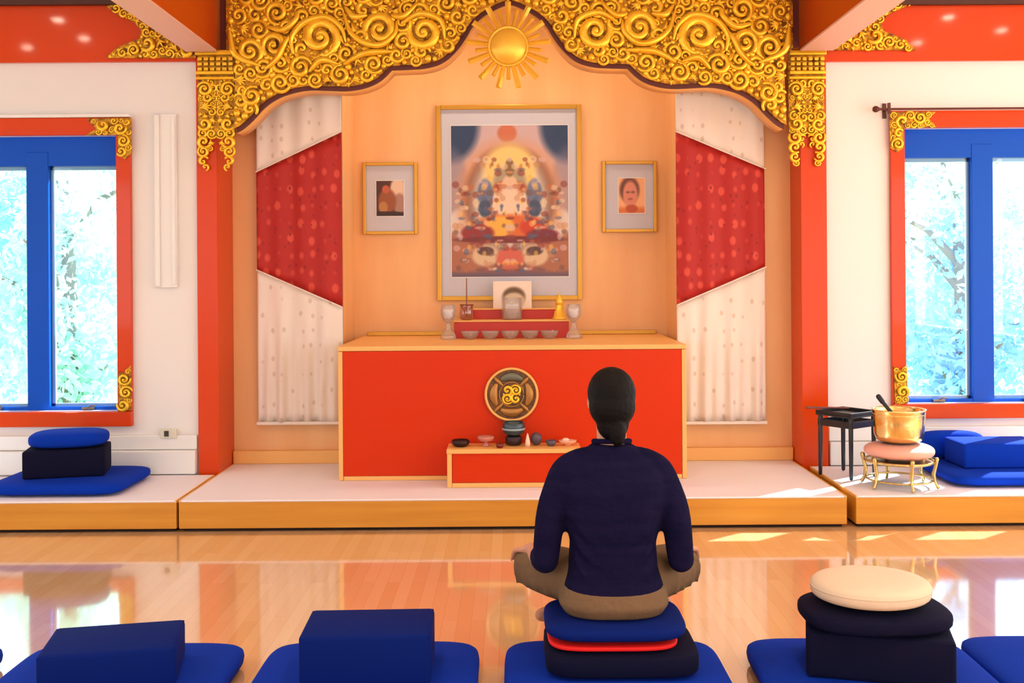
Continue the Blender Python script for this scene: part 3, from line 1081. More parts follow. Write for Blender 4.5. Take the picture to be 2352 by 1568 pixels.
def framed(name, x0, y0, x1, y1, fw, art, ax0, ay0, ax1, ay1, nx, ny, label):
    y = YC
    a_, c_ = P(x0, y0, y), P(x1, y1, y)
    xm = (a_.x + c_.x) / 2
    W, H = (c_.x - a_.x) / 2, a_.z - c_.z
    t_ = thing(name, label, 'picture', (xm, y, c_.z))
    MB().box(-W + 0.004, W - 0.004, -0.018, -0.001, 0.004, H - 0.004).build('mat_board', MAT_BOARD, t_)
    for q in ((-W, -W + fw, 0, H), (W - fw, W, 0, H)):
        MB().box(q[0], q[1], -0.035, 0 - 0.0005, q[2], q[3]).build('frame_side', GOLD_FRAME, t_, bevel=0.004)
    for q in ((0, fw), (H - fw, H)):
        MB().box(-W + fw, W - fw, -0.034, -0.0005, q[0], q[1]).build('frame_rail', GOLD_FRAME, t_, bevel=0.004)
    p0, p1 = P(ax0, ay0, y), P(ax1, ay1, y)
    print_grid('painting', art, p1.x - p0.x, p0.z - p1.z, nx, ny, t_, ((p0.x + p1.x) / 2 - xm, -0.0195, p1.z - c_.z))
    fm = 0.006
    w2, h0, h1 = (p1.x - p0.x) / 2, p1.z - c_.z, p0.z - c_.z
    b_ = MB()
    cx_ = (p0.x + p1.x) / 2 - xm
    for q in ((cx_ - w2 - fm, cx_ - w2, h0 - fm, h1 + fm), (cx_ + w2, cx_ + w2 + fm, h0 - fm, h1 + fm), (cx_ - w2, cx_ + w2, h0 - fm, h0), (cx_ - w2, cx_ + w2, h1, h1 + fm)):
        b_.box(q[0], q[1], -0.021, -0.018, q[2], q[3])
    b_.build('mat_bevel', mat('mat_bevel_white', (236, 232, 232), 0.6), t_)
    MB().box(-W + fw, W - fw, -0.0245, -0.023, fw, H - fw).build('picture_glass', clear_mat('picture_glass', (0.99, 0.99, 0.99), 0.0, 0.0, 0.02), t_)
    return t_


framed('framed_painting', 1002, 243, 1337, 688, 0.033, art_big, 1036, 290, 1306, 634, 170, 215, 'large gold framed painting of a seated deity above the altar')
framed('framed_picture', 834, 374, 960, 538, 0.024, art_small_a, 865, 416, 928, 496, 40, 50, 'small gold framed dark brown picture hanging beside the large painting')
framed('framed_picture', 1382, 371, 1508, 533, 0.024, art_small_b, 1420, 410, 1480, 489, 40, 50, 'small gold framed portrait on orange ground hanging beside the large painting')

# ------------------------------------------------------------------ altar
YA = 6.49
ZA = P(1176, 793, YA).z
t = thing('altar_cabinet', 'long vermilion altar cabinet with pale wood edging under the paintings', 'altar', (0, YA, ZP))
HA = ZA - ZP
AXL, AXR = P(777, 950, YA).x, P(1577, 950, YA).x
D_A = YC - YA - 0.005
MB().box(AXL + 0.03, AXR - 0.03, 0.002, D_A, 0.03, HA - 0.032).build('front_panel', ALTAR_RED, t)
MB().box(AXL, AXL + 0.028, 0.0, D_A, 0.001, HA - 0.032).build('side_board', TAN_EDGE, t, bevel=0.004)
MB().box(AXR - 0.028, AXR, 0.0, D_A, 0.001, HA - 0.032).build('side_board', TAN_EDGE, t, bevel=0.004)
MB().box(AXL + 0.03, AXR - 0.03, 0.003, D_A, 0.001, 0.028).build('bottom_rail', TAN_EDGE, t, bevel=0.003)
MB().box(AXL - 0.004, AXR + 0.004, 0.0, D_A, HA - 0.03, HA).build('worktop', TAN_EDGE, t, bevel=0.005)
MB().box(AXL + 0.03, AXR - 0.03, D_A - 0.03, D_A, HA + 0.0005, HA + 0.03).build('back_ledge', GOLD_FRAME, t, bevel=0.004)

# round carved medallion hung on the altar front
mc = P(1175, 905, YA)
t = thing('medallion', 'round carved gilt medallion with pale rim hung on the altar front', 'medallion', (mc.x, YA - 0.0005, mc.z))
MR = 0.168
MB().lathe([(0.0, 0.012), (MR - 0.014, 0.012), (MR - 0.014, 0.0)], 40).build('disc', mat('brown_gilt', (128, 84, 44), 0.4, metal=0.4, noise=(40.0, (70, 48, 40), 0.8)), t).rotation_euler = (PI / 2, 0, 0)
MB().lathe([(MR - 0.016, 0.0), (MR - 0.016, 0.022), (MR - 0.008, 0.028), (MR, 0.022), (MR, 0.0)], 40).build('rim', mat('pale_gilt', (246, 186, 104), 0.35, metal=0.2), t, True).rotation_euler = (PI / 2, 0, 0)
for k in range(4):
    w = PI / 4 + k * PI / 2
    o = link('scroll', SCROLLS[k % 2], None, t)
    o.location = (0.036 * math.cos(w), -0.012, 0.036 * math.sin(w))
    o.scale = (0.034 * (1 if k % 2 else -1), 0.03, 0.034)
    o.rotation_euler = (0, w, 0)
AG = mat('antique_gilt', (176, 124, 62), 0.35, metal=0.5)
GREEN_G = mat('verdigris_gilt', (110, 112, 96), 0.4, metal=0.4)
for k in range(4):
    w = k * PI / 2
    pts = [(0.112 * math.cos(w + s_), -0.016, 0.112 * math.sin(w + s_)) for s_ in [(-0.55 + 0.11 * i) for i in range(11)]]
    MB().tube(pts, [0.014 + 0.014 * math.sin(PI * i / 10) for i in range(11)], 8, squash=(1, 0.5, 1)).build('petal', GREEN_G if k == 1 else AG, t, True)
    w += PI / 4
    pts = [(r * math.cos(w), -0.016, r * math.sin(w)) for r in (0.076, 0.1, 0.125, 0.146)]
    MB().tube(pts, [0.006, 0.012, 0.014, 0.007], 8).build('divider', AG, t, True)
ring = [(0.076 * math.cos(2 * PI * i / 32), -0.014, 0.076 * math.sin(2 * PI * i / 32)) for i in range(33)]
MB().tube(ring, 0.005, 6, cap=False).build('inner_ring', AG, t, True)

# low offering bench in front of the altar
YB = 6.25
bx0, bx1 = P(1027, 1080, YB).x, P(1334, 1080, YB).x
HB = P(1176, 1031, YB).z - ZP
t = thing('offering_bench', 'low vermilion offering bench with pale edging before the altar', 'bench', ((bx0 + bx1) / 2, YB, ZP))
w_ = (bx1 - bx0) / 2
dB = YA - YB - 0.012
MB().box(-w_ + 0.03, w_ - 0.03, 0.01, dB, 0.03, HB - 0.028).build('front_panel', ALTAR_RED, t)
MB().box(-w_, -w_ + 0.028, 0, dB, 0.001, HB - 0.0265).build('side_board', TAN_EDGE, t, bevel=0.003)
MB().box(w_ - 0.028, w_, 0, dB, 0.001, HB - 0.0265).build('side_board', TAN_EDGE, t, bevel=0.003)
MB().box(-w_ + 0.029, w_ - 0.029, 0.003, dB, 0.001, 0.028).build('bottom_rail', TAN_EDGE, t, bevel=0.003)
MB().box(-w_ - 0.003, w_ + 0.003, -0.004, dB, HB - 0.026, HB).build('bench_top', TAN_EDGE, t, bevel=0.003)
ZB = ZP + HB + 0.0005

# things on the bench
YI = 6.36


def at_bench(x, y=YI):
    return (P(x, 1020, y).x, y, ZB)


o = MB().lathe([(0.03, 0), (0.05, 0.012), (0.056, 0.03), (0.05, 0.04), (0.044, 0.03), (0.0, 0.012)], 18).build('incense_bowl', mat('dark_iron', (44, 10, 14), 0.5), None, True, loc=at_bench(1058))
tag(o, 'squat dark incense bowl at the end of the offering bench', 'bowl')
t = thing('offering_dish', 'pink footed offering dish beside the teal pot', 'dish', at_bench(1116))
MB().lathe([(0.022, 0), (0.02, 0.01), (0.01, 0.018), (0.012, 0.028)], 16).build('foot', mat('pink_ceramic', (206, 130, 118), 0.4), t, True)
MB().lathe([(0.012, 0.028), (0.04, 0.034), (0.05, 0.05), (0.05, 0.062), (0.042, 0.058), (0.0, 0.044)], 18).build('dish_bowl', mat('pink_ceramic', (206, 130, 118), 0.4), t, True)
t = thing('incense_pot', 'teal glazed pot with pale band on a dark stand, on offering bench', 'pot', at_bench(1180, 6.40))
TEAL = mat('teal_glaze', (36, 66, 78), 0.25, coat=0.4)
MB().lathe([(0.035, 0), (0.05, 0.01), (0.052, 0.05), (0.04, 0.056)], 20).build('stand', mat('dark_wood_stand', (46, 18, 26), 0.5), t, True)
MB().lathe([(0.035, 0.057), (0.062, 0.075), (0.07, 0.1), (0.068, 0.13), (0.06, 0.142), (0.054, 0.13), (0.05, 0.1), (0.0, 0.085)], 24).build('pot_body', TEAL, t, True)
MB().lathe([(0.0705, 0.094), (0.0715, 0.1), (0.0705, 0.106)], 24).build('pale_band', mat('pale_glaze', (150, 176, 190), 0.3), t, True)
o = MB().lathe([(0.0, 0.0), (0.016, 0.001), (0.015, 0.03), (0.006, 0.07), (0.0, 0.085)], 14).build('offering_cone', mat('cream_wax', (248, 214, 190), 0.5), None, True, loc=at_bench(1212, 6.33))
tag(o, 'small cream cone standing beside the teal pot', 'offering')
o = MB().ellipsoid((0, 0, 0.04), (0.036, 0.03, 0.04), 14, 10).build('smooth_stone', mat('grey_stone', (84, 70, 84), 0.35), None, True, loc=at_bench(1232, 6.38))
tag(o, 'dark grey egg shaped stone on the offering bench', 'stone')
o = MB().lathe([(0.018, 0), (0.03, 0.014), (0.034, 0.034), (0.028, 0.034), (0.0, 0.012)], 16).build('small_bowl', mat('blue_grey_glaze', (86, 84, 100), 0.3), None, True, loc=at_bench(1266))
tag(o, 'small blue grey bowl on the offering bench', 'bowl')
t = thing('shell_dish', 'shallow pale shell dish at the bench end near the seated person', 'dish', at_bench(1304))
SH = mat('shell_pink', (246, 180, 150), 0.4)
MB().lathe([(0.016, 0), (0.018, 0.008), (0.05, 0.022), (0.056, 0.034), (0.05, 0.03), (0.0, 0.014)], 16, sx=1.0, sy=0.75).build('dish_body', SH, t, True)
MB().ellipsoid((-0.012, 0, 0.034), (0.024, 0.02, 0.014), 10, 6).build('offering_cake', mat('cream_wax', (248, 214, 190), 0.5), t, True)
o = MB().lathe([(0.014, 0), (0.022, 0.006), (0.024, 0.026), (0.019, 0.026), (0.0, 0.008)], 14).build('tea_cup', mat('maroon_glaze', (112, 22, 20), 0.3), None, True, loc=at_bench(1148, 6.30))
tag(o, 'tiny maroon cup between the pink dish and the teal pot', 'cup')

# stepped red stand on the altar
ZT = ZA + 0.0005
YS = 7.25
sx0, sx1 = P(1043, 750, YS).x, P(1307, 750, YS).x
HS = P(1176, 735, YS).z - ZT
t = thing('altar_step', 'two tiered red step stand on the altar top', 'stand', ((sx0 + sx1) / 2, YS, ZT))
w_ = (sx1 - sx0) / 2
MB().box(-w_, w_, 0, 0.34, 0.0, HS - 0.012).build('lower_tier', STEP_RED, t, bevel=0.003)
MB().box(-w_ - 0.003, w_ + 0.003, -0.003, 0.34, HS - 0.0115, HS).build('tier_edge', TAN_EDGE, t, bevel=0.003)
HU = 0.075
MB().box(-w_ + 0.11, w_ - 0.06, 0.2, 0.34, HS + 0.0005, HS + HU - 0.01).build('upper_tier', STEP_RED, t, bevel=0.003)
MB().box(-w_ + 0.107, w_ - 0.057, 0.197, 0.34, HS + HU - 0.0095, HS + HU).build('tier_edge', TAN_EDGE, t, bevel=0.003)
ZS, ZU = ZT + HS + 0.0005, ZT + HS + HU + 0.0005

# seven water bowls
BOWL = MB().lathe([(0.026, 0), (0.03, 0.004), (0.05, 0.022), (0.061, 0.05), (0.064, 0.056), (0.058, 0.052), (0.046, 0.026), (0.0, 0.01)], 24).mesh('water_bowl')
BOWL.polygons.foreach_set('use_smooth', [True] * len(BOWL.polygons))
BOWL.materials.append(GLASS)
WATER = MB().lathe([(0.0, 0.0402), (0.05, 0.0402), (0.052, 0.041), (0.0, 0.041)], 20).mesh('water')
WATER.materials.append(clear_mat('water', (0.93, 0.93, 0.93), 0.18))
for x, lb in ((1080, 'clear glass water bowl ending the row below the incense holder'),
              (1126, 'glass water bowl between the incense end bowl and the middle bowl'),
              (1172, 'middle glass water bowl of the row, straight below the candle jar'),
              (1217, 'glass water bowl between the middle bowl and the gold cone end bowl'),
              (1262, 'clear glass water bowl ending the row below the gold cone')):
    o = link('water_bowl', BOWL)
    o.location = (P(x, 775, 7.14).x, 7.14, ZT)
    tag(o, lb, 'bowl', 'glass water bowls on the altar')
    link('water', WATER, None, o)

# two tall glass lamps at the ends
for x, lb in ((1030, 'tall clear glass lamp at the altar end under the incense stick'), (1318, 'tall clear glass lamp on the altar beside the gold cone')):
    t = thing('glass_lamp', lb, 'lamp', (P(x, 770, 7.16).x, 7.16, ZT), 0)
    MB().lathe([(0.05, 0), (0.055, 0.008), (0.05, 0.03), (0.03, 0.06), (0.016, 0.085), (0.02, 0.1), (0.014, 0.112)], 20).build('foot', GLASS, t, True)
    MB().lathe([(0.014, 0.1125), (0.036, 0.13), (0.05, 0.16), (0.053, 0.2), (0.046, 0.235), (0.043, 0.235), (0.049, 0.2), (0.046, 0.162), (0.03, 0.135), (0.0, 0.125)], 20).build('cup', GLASS, t, True)
    MB().lathe([(0.0, 0.14), (0.026, 0.142), (0.03, 0.165), (0.022, 0.188), (0.0, 0.19)], 14).build('candle', mat('white_wax', (240, 236, 240), 0.4), t, True)

# centre jar, card, gold cone, incense holder
t = thing('glass_jar', 'wide glass candle jar in the middle of the red step', 'jar', (P(1176, 700, 7.34).x, 7.34, ZS))
MB().lathe([(0.062, 0), (0.068, 0.006), (0.072, 0.1), (0.07, 0.152), (0.066, 0.152), (0.067, 0.1), (0.062, 0.012), (0.0, 0.01)], 28).build('jar_body', GLASS, t, True)
MB().lathe([(0.0, 0.012), (0.055, 0.012), (0.058, 0.05), (0.056, 0.078), (0.0, 0.08)], 20).build('jar_filling', mat('mauve_wax', (206, 166, 160), 0.5), t, True)


def art_card(u, v):
    img = np.zeros(u.shape + (3,)) + np.array((244, 222, 204.0))
    img = over(img, el(u, v, 0.54, 0.42, 0.26, 0.32), (106, 78, 50))
    img = over(img, el(u, v, 0.54, 0.26, 0.25, 0.27), (214, 190, 158))
    return img


cw_ = P(1221, 670, 7.5).x - P(1133, 670, 7.5).x
t = thing('photo_card', 'white photo card leaning behind the glass jar on the step', 'card', (P(1177, 700, 7.5).x, 7.48, ZU))
pc = MB().box(-cw_ / 2, cw_ / 2, 0, 0.008, 0.0, 0.195).build('card_board', mat('card_white', (246, 226, 212), 0.6), t)
print_grid('card_print', art_card, cw_ - 0.01, 0.185, 40, 30, t, (0, -0.001, 0.005))
t.rotation_euler = (-0.12, 0, 0)
t = thing('gold_cone', 'slim gold cone ornament on the red step', 'ornament', (P(1285, 720, 7.32).x, 7.32, ZS))
MB().lathe([(0.05, 0), (0.05, 0.012), (0.042, 0.02), (0.034, 0.06), (0.03, 0.062), (0.027, 0.1)], 20).build('cone_base', SUN_GOLD, t, True)
MB().lathe([(0.027, 0.1005), (0.024, 0.13), (0.012, 0.16), (0.004, 0.185), (0.0, 0.19)], 20).build('cone_tip', SUN_GOLD, t, True)
t = thing('incense_holder', 'small pink glass incense holder with one thin stick', 'incense holder', (P(1072, 715, 7.32).x, 7.32, ZS))
MB().lathe([(0.03, 0), (0.046, 0.01), (0.05, 0.05), (0.044, 0.09), (0.05, 0.11), (0.046, 0.11), (0.04, 0.09), (0.0, 0.02)], 20).build('holder_cup', clear_mat('pink_glass', (0.86, 0.62, 0.56), 0.12), t, True)
MB().tube([(0, 0, 0.022), (0.0, 0, 0.16), (0.0, 0, 0.29)], [0.004, 0.005, 0.004], 6).build('incense_stick', mat('brown_incense', (150, 96, 78), 0.7), t)

# ------------------------------------------------------------------ blue cushions
def sub_cushion(name, label, cat, c, a_, b_, h, e1, e2, m, rz=0.0, group=None, n=44, mm=22):
    o_ = MB().sup((0, 0, 0), a_, b_, h, e1, e2, n, mm).build(name, m, None, True, loc=c)
    o_.rotation_euler = (0, 0, rz)
    return tag(o_, label, cat, group)


def flat_mat(c, w, d, label, rz=0.0, group=None, m=BLUE):
    return sub_cushion('floor_mat', label, 'floor mat', c, w / 2, d / 2, 0.085, 0.55, 0.28, m, rz, group, 60, 20)


def block(c, w, d, h, label, rz=0.0, m=NAVY):
    """firm rectangular block cushion with piped edges"""
    t_ = thing('block_cushion', label, 'cushion', c, rz)
    MB().box(-w / 2, w / 2, -d / 2, d / 2, 0, h).build('cushion_body', m, t_, True, bevel=0.016, seg=3)
    for z_ in (0.008, h - 0.008):
        q = 0.006
        r_ = [(-w / 2 + q, -d / 2 + q, z_), (w / 2 - q, -d / 2 + q, z_), (w / 2 - q, d / 2 - q, z_), (-w / 2 + q, d / 2 - q, z_), (-w / 2 + q, -d / 2 + q, z_)]
        pb = MB()
        for i in range(4):
            pb.tube([r_[i], r_[i + 1]], 0.004, 6)
        pb.build('piping', m, t_, True)
    return t_


# on the platform under the first window
flat_mat((-2.69, 6.37, ZP), 0.80, 0.66, 'blue floor mat on the platform under the white wall outlet')
block((-2.71, 6.36, ZP + 0.0845), 0.46, 0.31, 0.165, 'dark navy block cushion under a round pillow on the platform', 0.24, DARKNAVY)
sub_cushion('round_cushion', 'plump bright blue pillow on top of the platform cushion stack', 'cushion', (-2.70, 6.36, ZP + 0.2495), 0.225, 0.155, 0.10, 0.6, 0.6, BLUE, 0.24)
# on the sunlit platform
flat_mat((2.99, 6.45, ZP), 0.80, 0.66, 'sunlit blue floor mat on the platform beside the gong')
block((2.97, 6.45, ZP + 0.0845), 0.50, 0.30, 0.15, 'sunlit blue block cushion on the platform beside the gong', m=BLUE)
o = sub_cushion('round_cushion', 'small round blue cushion tipped behind the sunlit block cushion', 'cushion', (2.80, 6.705, ZP + 0.0845), 0.22, 0.075, 0.17, 0.6, 0.8, BLUE)
# front row on the floor
YM = 3.62
xs_mat = {'a': P(-250, 1480, 3.8).x, 'b': P(300, 1480, 3.8).x, 'c': P(855, 1480, 3.8).x, 'd': P(1405, 1480, 3.8).x, 'e': P(1970, 1480, 3.8).x, 'f': P(2480, 1480, 3.8).x}
flat_mat((xs_mat['a'] - 0.03, YM, 0.0), 0.80, 0.70, 'blue floor mat at the window end of the row without a block cushion')
flat_mat((xs_mat['b'], YM, 0.0), 0.80, 0.70, 'blue floor mat under the wide low block cushion in the floor row')
flat_mat((xs_mat['c'], YM, 0.0), 0.78, 0.70, 'blue floor mat under the navy block cushion with a seam thread')
flat_mat((xs_mat['d'], YM, 0.0), 0.78, 0.70, 'blue floor mat under the seated person')
flat_mat((xs_mat['e'], YM, 0.0), 0.80, 0.70, 'blue floor mat under the block cushion topped with cream pillow', -0.03)
flat_mat((xs_mat['f'], YM + 0.01, 0.0), 0.80, 0.70, 'blue floor mat next to the cream pillow stack, holding nothing', -0.02)
bx = P(262, 1450, 3.6)
block((bx.x, 3.60, 0.0845), 0.44, 0.30, 0.13, 'wide low navy block cushion on the floor mat across from the platform outlet', 0.2)
bx = P(848, 1450, 3.62)
block((bx.x, 3.62, 0.0845), 0.44, 0.29, 0.17, 'navy block cushion on the floor mat next to the seated person', 0.03)
bx = P(2014, 1450, 3.62)
block((bx.x, 3.62, 0.0845), 0.475, 0.31, 0.155, 'dark navy block cushion under the navy and cream pillows', -0.27, DARKNAVY)
bx = P(2006, 1400, 3.62)
sub_cushion('round_cushion', 'flat dark navy pillow between block cushion and cream pillow', 'cushion', (bx.x, 3.62, 0.2395), 0.25, 0.19, 0.075, 0.55, 0.7, DARKNAVY)
bx = P(1999, 1350, 3.62)
t = thing('round_cushion', 'round cream cotton cushion on top of the navy stack', 'cushion', (bx.x, 3.62, 0.3165))
MB().sup((0, 0, 0), 0.203, 0.18, 0.09, 0.62, 1.0, 48, 22).build('cushion_body', CREAM, t, True)
pts = [(0.199 * math.cos(2 * PI * i / 40), 0.176 * math.sin(2 * PI * i / 40), 0.052) for i in range(41)]
MB().tube(pts, 0.006, 6, cap=False).build('piping', CREAM, t, True)

# ------------------------------------------------------------------ seat under the person
PX, PY = P(1404, 1250, 3.75).x, 3.70
t_seat = thing('block_cushion', 'dark navy block cushion under the person with red cushion on it', 'cushion', (PX + 0.02, PY, 0.0845))
MB().sup((0, 0, 0), 0.265, 0.20, 0.09, 0.35, 0.35, 48, 16).build('cushion_body', DARKNAVY, t_seat, True)
sub_cushion('flat_cushion', 'thin bright red cushion sandwiched under the seated person', 'cushion', (PX - 0.01, PY, 0.1745), 0.225, 0.185, 0.028, 0.5, 0.45, RED_CLOTH)
sub_cushion('flat_cushion', 'soft navy cushion the person sits on, above the red one', 'cushion', (PX + 0.0, PY, 0.2025), 0.245, 0.20, 0.062, 0.6, 0.5, NAVY)
SEAT = 0.262

# ------------------------------------------------------------------ the person, seen from behind, cross-legged
SKIN = mat('skin', (206, 150, 122), 0.55)
HAIR = mat('black_hair', (10, 8, 9), 0.6, spec=0.15, bump=(60.0, 0.5, 0.01))
SHIRT = mat('navy_knit', (16, 15, 48), 0.95, spec=0.1, noise=((3, 3, 50), (28, 22, 58), 0.6), bump=(11.0, 0.55, 0.04))
PANTS = mat('brown_trousers', (118, 94, 70), 0.9, spec=0.15, bump=(14.0, 0.5, 0.03))
person = thing('person', 'person in navy sweater and brown trousers sitting cross-legged facing the altar', 'person', (PX, PY, SEAT))


def slices(rows, n=28, e=0.8):
    """horizontal superellipse slices (cx, cy, z, rx, ry) lofted into a closed body"""
    b_ = MB()

    def pw(x):
        return math.copysign(abs(x) ** e, x)
    v, f = [], []
    for cx_, cy_, z_, rx, ry in rows:
        for k in range(n):
            w = 2 * PI * k / n
            v.append((cx_ + rx * pw(math.cos(w)), cy_ + ry * pw(math.sin(w)), z_))
    m_ = len(rows)
    for i in range(m_ - 1):
        for k in range(n):
            k2 = (k + 1) % n
            f.append((i * n + k, i * n + k2, (i + 1) * n + k2, (i + 1) * n + k))
    f.append(tuple(reversed(range(n))))
    f.append(tuple((m_ - 1) * n + k for k in range(n)))
    return b_.add(v, f)


def curve_pts(q, k=5):
    q = [Vector(p) for p in q]
    out = []
    for i in range(len(q) - 1):
        p0, p1, p2, p3 = q[max(i - 1, 0)], q[i], q[i + 1], q[min(i + 2, len(q) - 1)]
        for j in range(k):
            s_ = j / k
            out.append(0.5 * (2 * p1 + (p2 - p0) * s_ + (2 * p0 - 5 * p1 + 4 * p2 - p3) * s_ ** 2 + (3 * p1 - p0 - 3 * p2 + p3) * s_ ** 3))
    out.append(q[-1])
    return out


def limb(b_, pts, rad, n=16, k=5):
    cp = curve_pts(pts, k)
    rr_ = []
    for i in range(len(pts) - 1):
        for j in range(k):
            rr_.append(rad[i] + (rad[i + 1] - rad[i]) * j / k)
    rr_.append(rad[-1])
    b_.tube(cp, rr_, n)


def fuse(b_, name, m, parent, voxel, smooth=6, loc=None):
    o_ = b_.build(name, m, parent, True, tri=True)
    r_ = o_.modifiers.new('fuse', 'REMESH')
    r_.mode = 'VOXEL'
    r_.voxel_size = voxel
    r_.use_smooth_shade = True
    s_ = o_.modifiers.new('smooth', 'SMOOTH')
    s_.iterations = smooth
    s_.factor = 0.5
    return o_


def arm_pts(s):
    sh = (s * 0.172, 0.0, 0.468)
    el_ = (s * 0.238, -0.02, 0.185)
    wr = (s * 0.278, 0.19, 0.168)
    return sh, el_, wr


def leg_pts(s):
    hip = (s * 0.095, 0.03, 0.1)
    kn = (s * 0.270, 0.25, 0.088)
    an = (-s * 0.10, 0.40, -0.118 if s > 0 else -0.075)
    return hip, kn, an


# body: one continuous surface from head to feet
body = MB()
body.v, body.f = [], []
tors = slices([(0, 0.0, 0.01, 0.15, 0.10), (0, 0.0, 0.07, 0.165, 0.115), (0, 0.005, 0.17, 0.14, 0.10), (0, 0.0, 0.28, 0.145, 0.10), (0, 0.0, 0.40, 0.165, 0.105),
               (0, 0.0, 0.48, 0.16, 0.09), (0, 0.0, 0.54, 0.10, 0.07), (0, 0.005, 0.58, 0.055, 0.055)])
body.add(tors.v, tors.f)
limb(body, [(0, 0.0, 0.53), (0, 0.008, 0.60), (0, 0.02, 0.67)], [0.062, 0.053, 0.054])
# skull, jaw, nose, ears
body.ellipsoid((0, 0.02, 0.755), (0.074, 0.092, 0.096), 20, 14)
body.ellipsoid((0, 0.055, 0.695), (0.056, 0.060, 0.056), 16, 10)
body.ellipsoid((0, 0.118, 0.725), (0.012, 0.020, 0.016), 10, 8)
body.ellipsoid((0, 0.106, 0.745), (0.009, 0.014, 0.022), 10, 8)
body.ellipsoid((0, 0.105, 0.692), (0.022, 0.010, 0.008), 10, 6)
for s in (-1, 1):
    body.ellipsoid((s * 0.078, 0.02, 0.735), (0.008, 0.019, 0.029), 10, 8)
    sh, e_, wr = arm_pts(s)
    limb(body, [sh, ((sh[0] + e_[0]) / 2 + s * 0.006, -0.02, 0.35), e_], [0.052, 0.046, 0.040])
    limb(body, [e_, ((e_[0] + wr[0]) / 2, 0.09, 0.165), wr], [0.040, 0.037, 0.026])
    # hand resting palm down on the knee: palm and five fingers
    W3 = Vector(wr)
    fw_ = Vector((s * 0.06, 0.14, -0.035)).normalized()
    sd = Vector((-fw_.y, fw_.x, 0)).normalized() * s          # towards the thumb (inwards)
    pal = W3 + fw_ * 0.05
    limb(body, [W3 - fw_ * 0.01, W3 + fw_ * 0.02, pal], [0.026, 0.026, 0.022], 12, 3)
    for j, (off, ln) in enumerate(((0.028, 0.070), (0.009, 0.078), (-0.010, 0.073), (-0.028, 0.058))):
        b0 = W3 + fw_ * 0.03 + sd * off * 0.7
        k1 = W3 + fw_ * 0.088 + sd * off
        k2_ = k1 + fw_ * ln * 0.5 + Vector((0, 0, -0.008))
        k3 = k2_ + fw_ * ln * 0.45 + Vector((0, 0, -0.03))
        limb(body, [b0, k1, k2_, k3], [0.013, 0.0105, 0.0095, 0.0078], 8, 3)
    tb = W3 + fw_ * 0.02 + sd * 0.018
    limb(body, [tb, tb + fw_ * 0.03 + sd * 0.028, tb + fw_ * 0.066 + sd * 0.036 + Vector((0, 0, -0.014))], [0.015, 0.0115, 0.009], 8, 3)
    hip, kn, an = leg_pts(s)
    limb(body, [hip, ((hip[0] + kn[0]) / 2, 0.17, 0.09), kn], [0.085, 0.072, 0.055])
    limb(body, [kn, ((kn[0] + an[0]) / 2, 0.40, (kn[2] + an[2]) / 2 + 0.005), an], [0.055, 0.048, 0.034])
    limb(body, [an, (an[0] - s * 0.06, an[1] + 0.01, an[2] - 0.012), (an[0] - s * 0.145, an[1] - 0.02, an[2] - 0.02)], [0.036, 0.036, 0.026])
body_o = fuse(body, 'body', SKIN, person, 0.0062, 4)

# eyes and brows
for s in (-1, 1):
    MB().ellipsoid((s * 0.030, 0.0985, 0.752), (0.013, 0.008, 0.006), 10, 6).build('eye', mat('eye_white', (225, 220, 215), 0.3), body_o, True)
    MB().tube([(s * 0.016, 0.108, 0.770), (s * 0.032, 0.104, 0.775), (s * 0.046, 0.092, 0.770)], 0.0035, 6).build('eyebrow', HAIR, body_o, True)
MB().ellipsoid((0, 0.1145, 0.692), (0.021, 0.004, 0.005), 10, 6).build('lips', mat('lips', (176, 96, 88), 0.5), body_o, True)

# hair: cap over the skull with a knot at the nape
hair = MB()
hair.ellipsoid((0, 0.0, 0.768), (0.086, 0.092, 0.094), 24, 16)
hair.ellipsoid((0, -0.02, 0.725), (0.083, 0.078, 0.08), 20, 14)
hair.ellipsoid((0.0, -0.035, 0.665), (0.058, 0.045, 0.06), 16, 10)
hair.ellipsoid((0.014, -0.066, 0.640), (0.030, 0.026, 0.052), 14, 10)
fuse(hair, 'hair', HAIR, person, 0.006, 4)

# sweater: torso and sleeves to mid forearm
sw = slices([(0, -0.004, 0.045, 0.172, 0.128), (0, -0.002, 0.09, 0.180, 0.132), (0, 0.0, 0.16, 0.158, 0.122), (0, -0.002, 0.25, 0.152, 0.118), (0, -0.006, 0.36, 0.180, 0.124),
             (0, -0.006, 0.44, 0.190, 0.120), (0, -0.002, 0.495, 0.182, 0.104), (0, 0.0, 0.535, 0.145, 0.088), (0, 0.004, 0.565, 0.102, 0.076), (0, 0.006, 0.592, 0.066, 0.062)])
for s in (-1, 1):
    sh, e_, wr = arm_pts(s)
    limb(sw, [(s * 0.10, 0, 0.535), (s * 0.148, 0, 0.505), sh, ((sh[0] + e_[0]) / 2 + s * 0.012, -0.02, 0.35), e_], [0.045, 0.054, 0.059, 0.054, 0.046])
    mid = tuple(e_[i] + (wr[i] - e_[i]) * 0.36 for i in range(3))
    limb(sw, [e_, ((e_[0] + mid[0]) / 2, e_[1] + 0.5 * (mid[1] - e_[1]), 0.178), mid], [0.047, 0.046, 0.042])
    for kx in range(3):
        z0 = 0.30 - 0.07 * kx
        limb(sw, [(s * 0.135, -0.082, z0 + 0.045), (s * 0.108, -0.1, z0), (s * 0.06, -0.112, z0 - 0.04)], [0.008, 0.014, 0.006], 8, 4)
sweater_o = fuse(sw, 'sweater', SHIRT, person, 0.0078, 5)
pts = [(0.064 * math.cos(2 * PI * i / 28), 0.006 + 0.060 * math.sin(2 * PI * i / 28), 0.598 + 0.008 * math.sin(2 * PI * i / 28 + PI)) for i in range(29)]
MB().tube(pts, 0.009, 8, cap=False).build('collar', SHIRT, sweater_o, True)

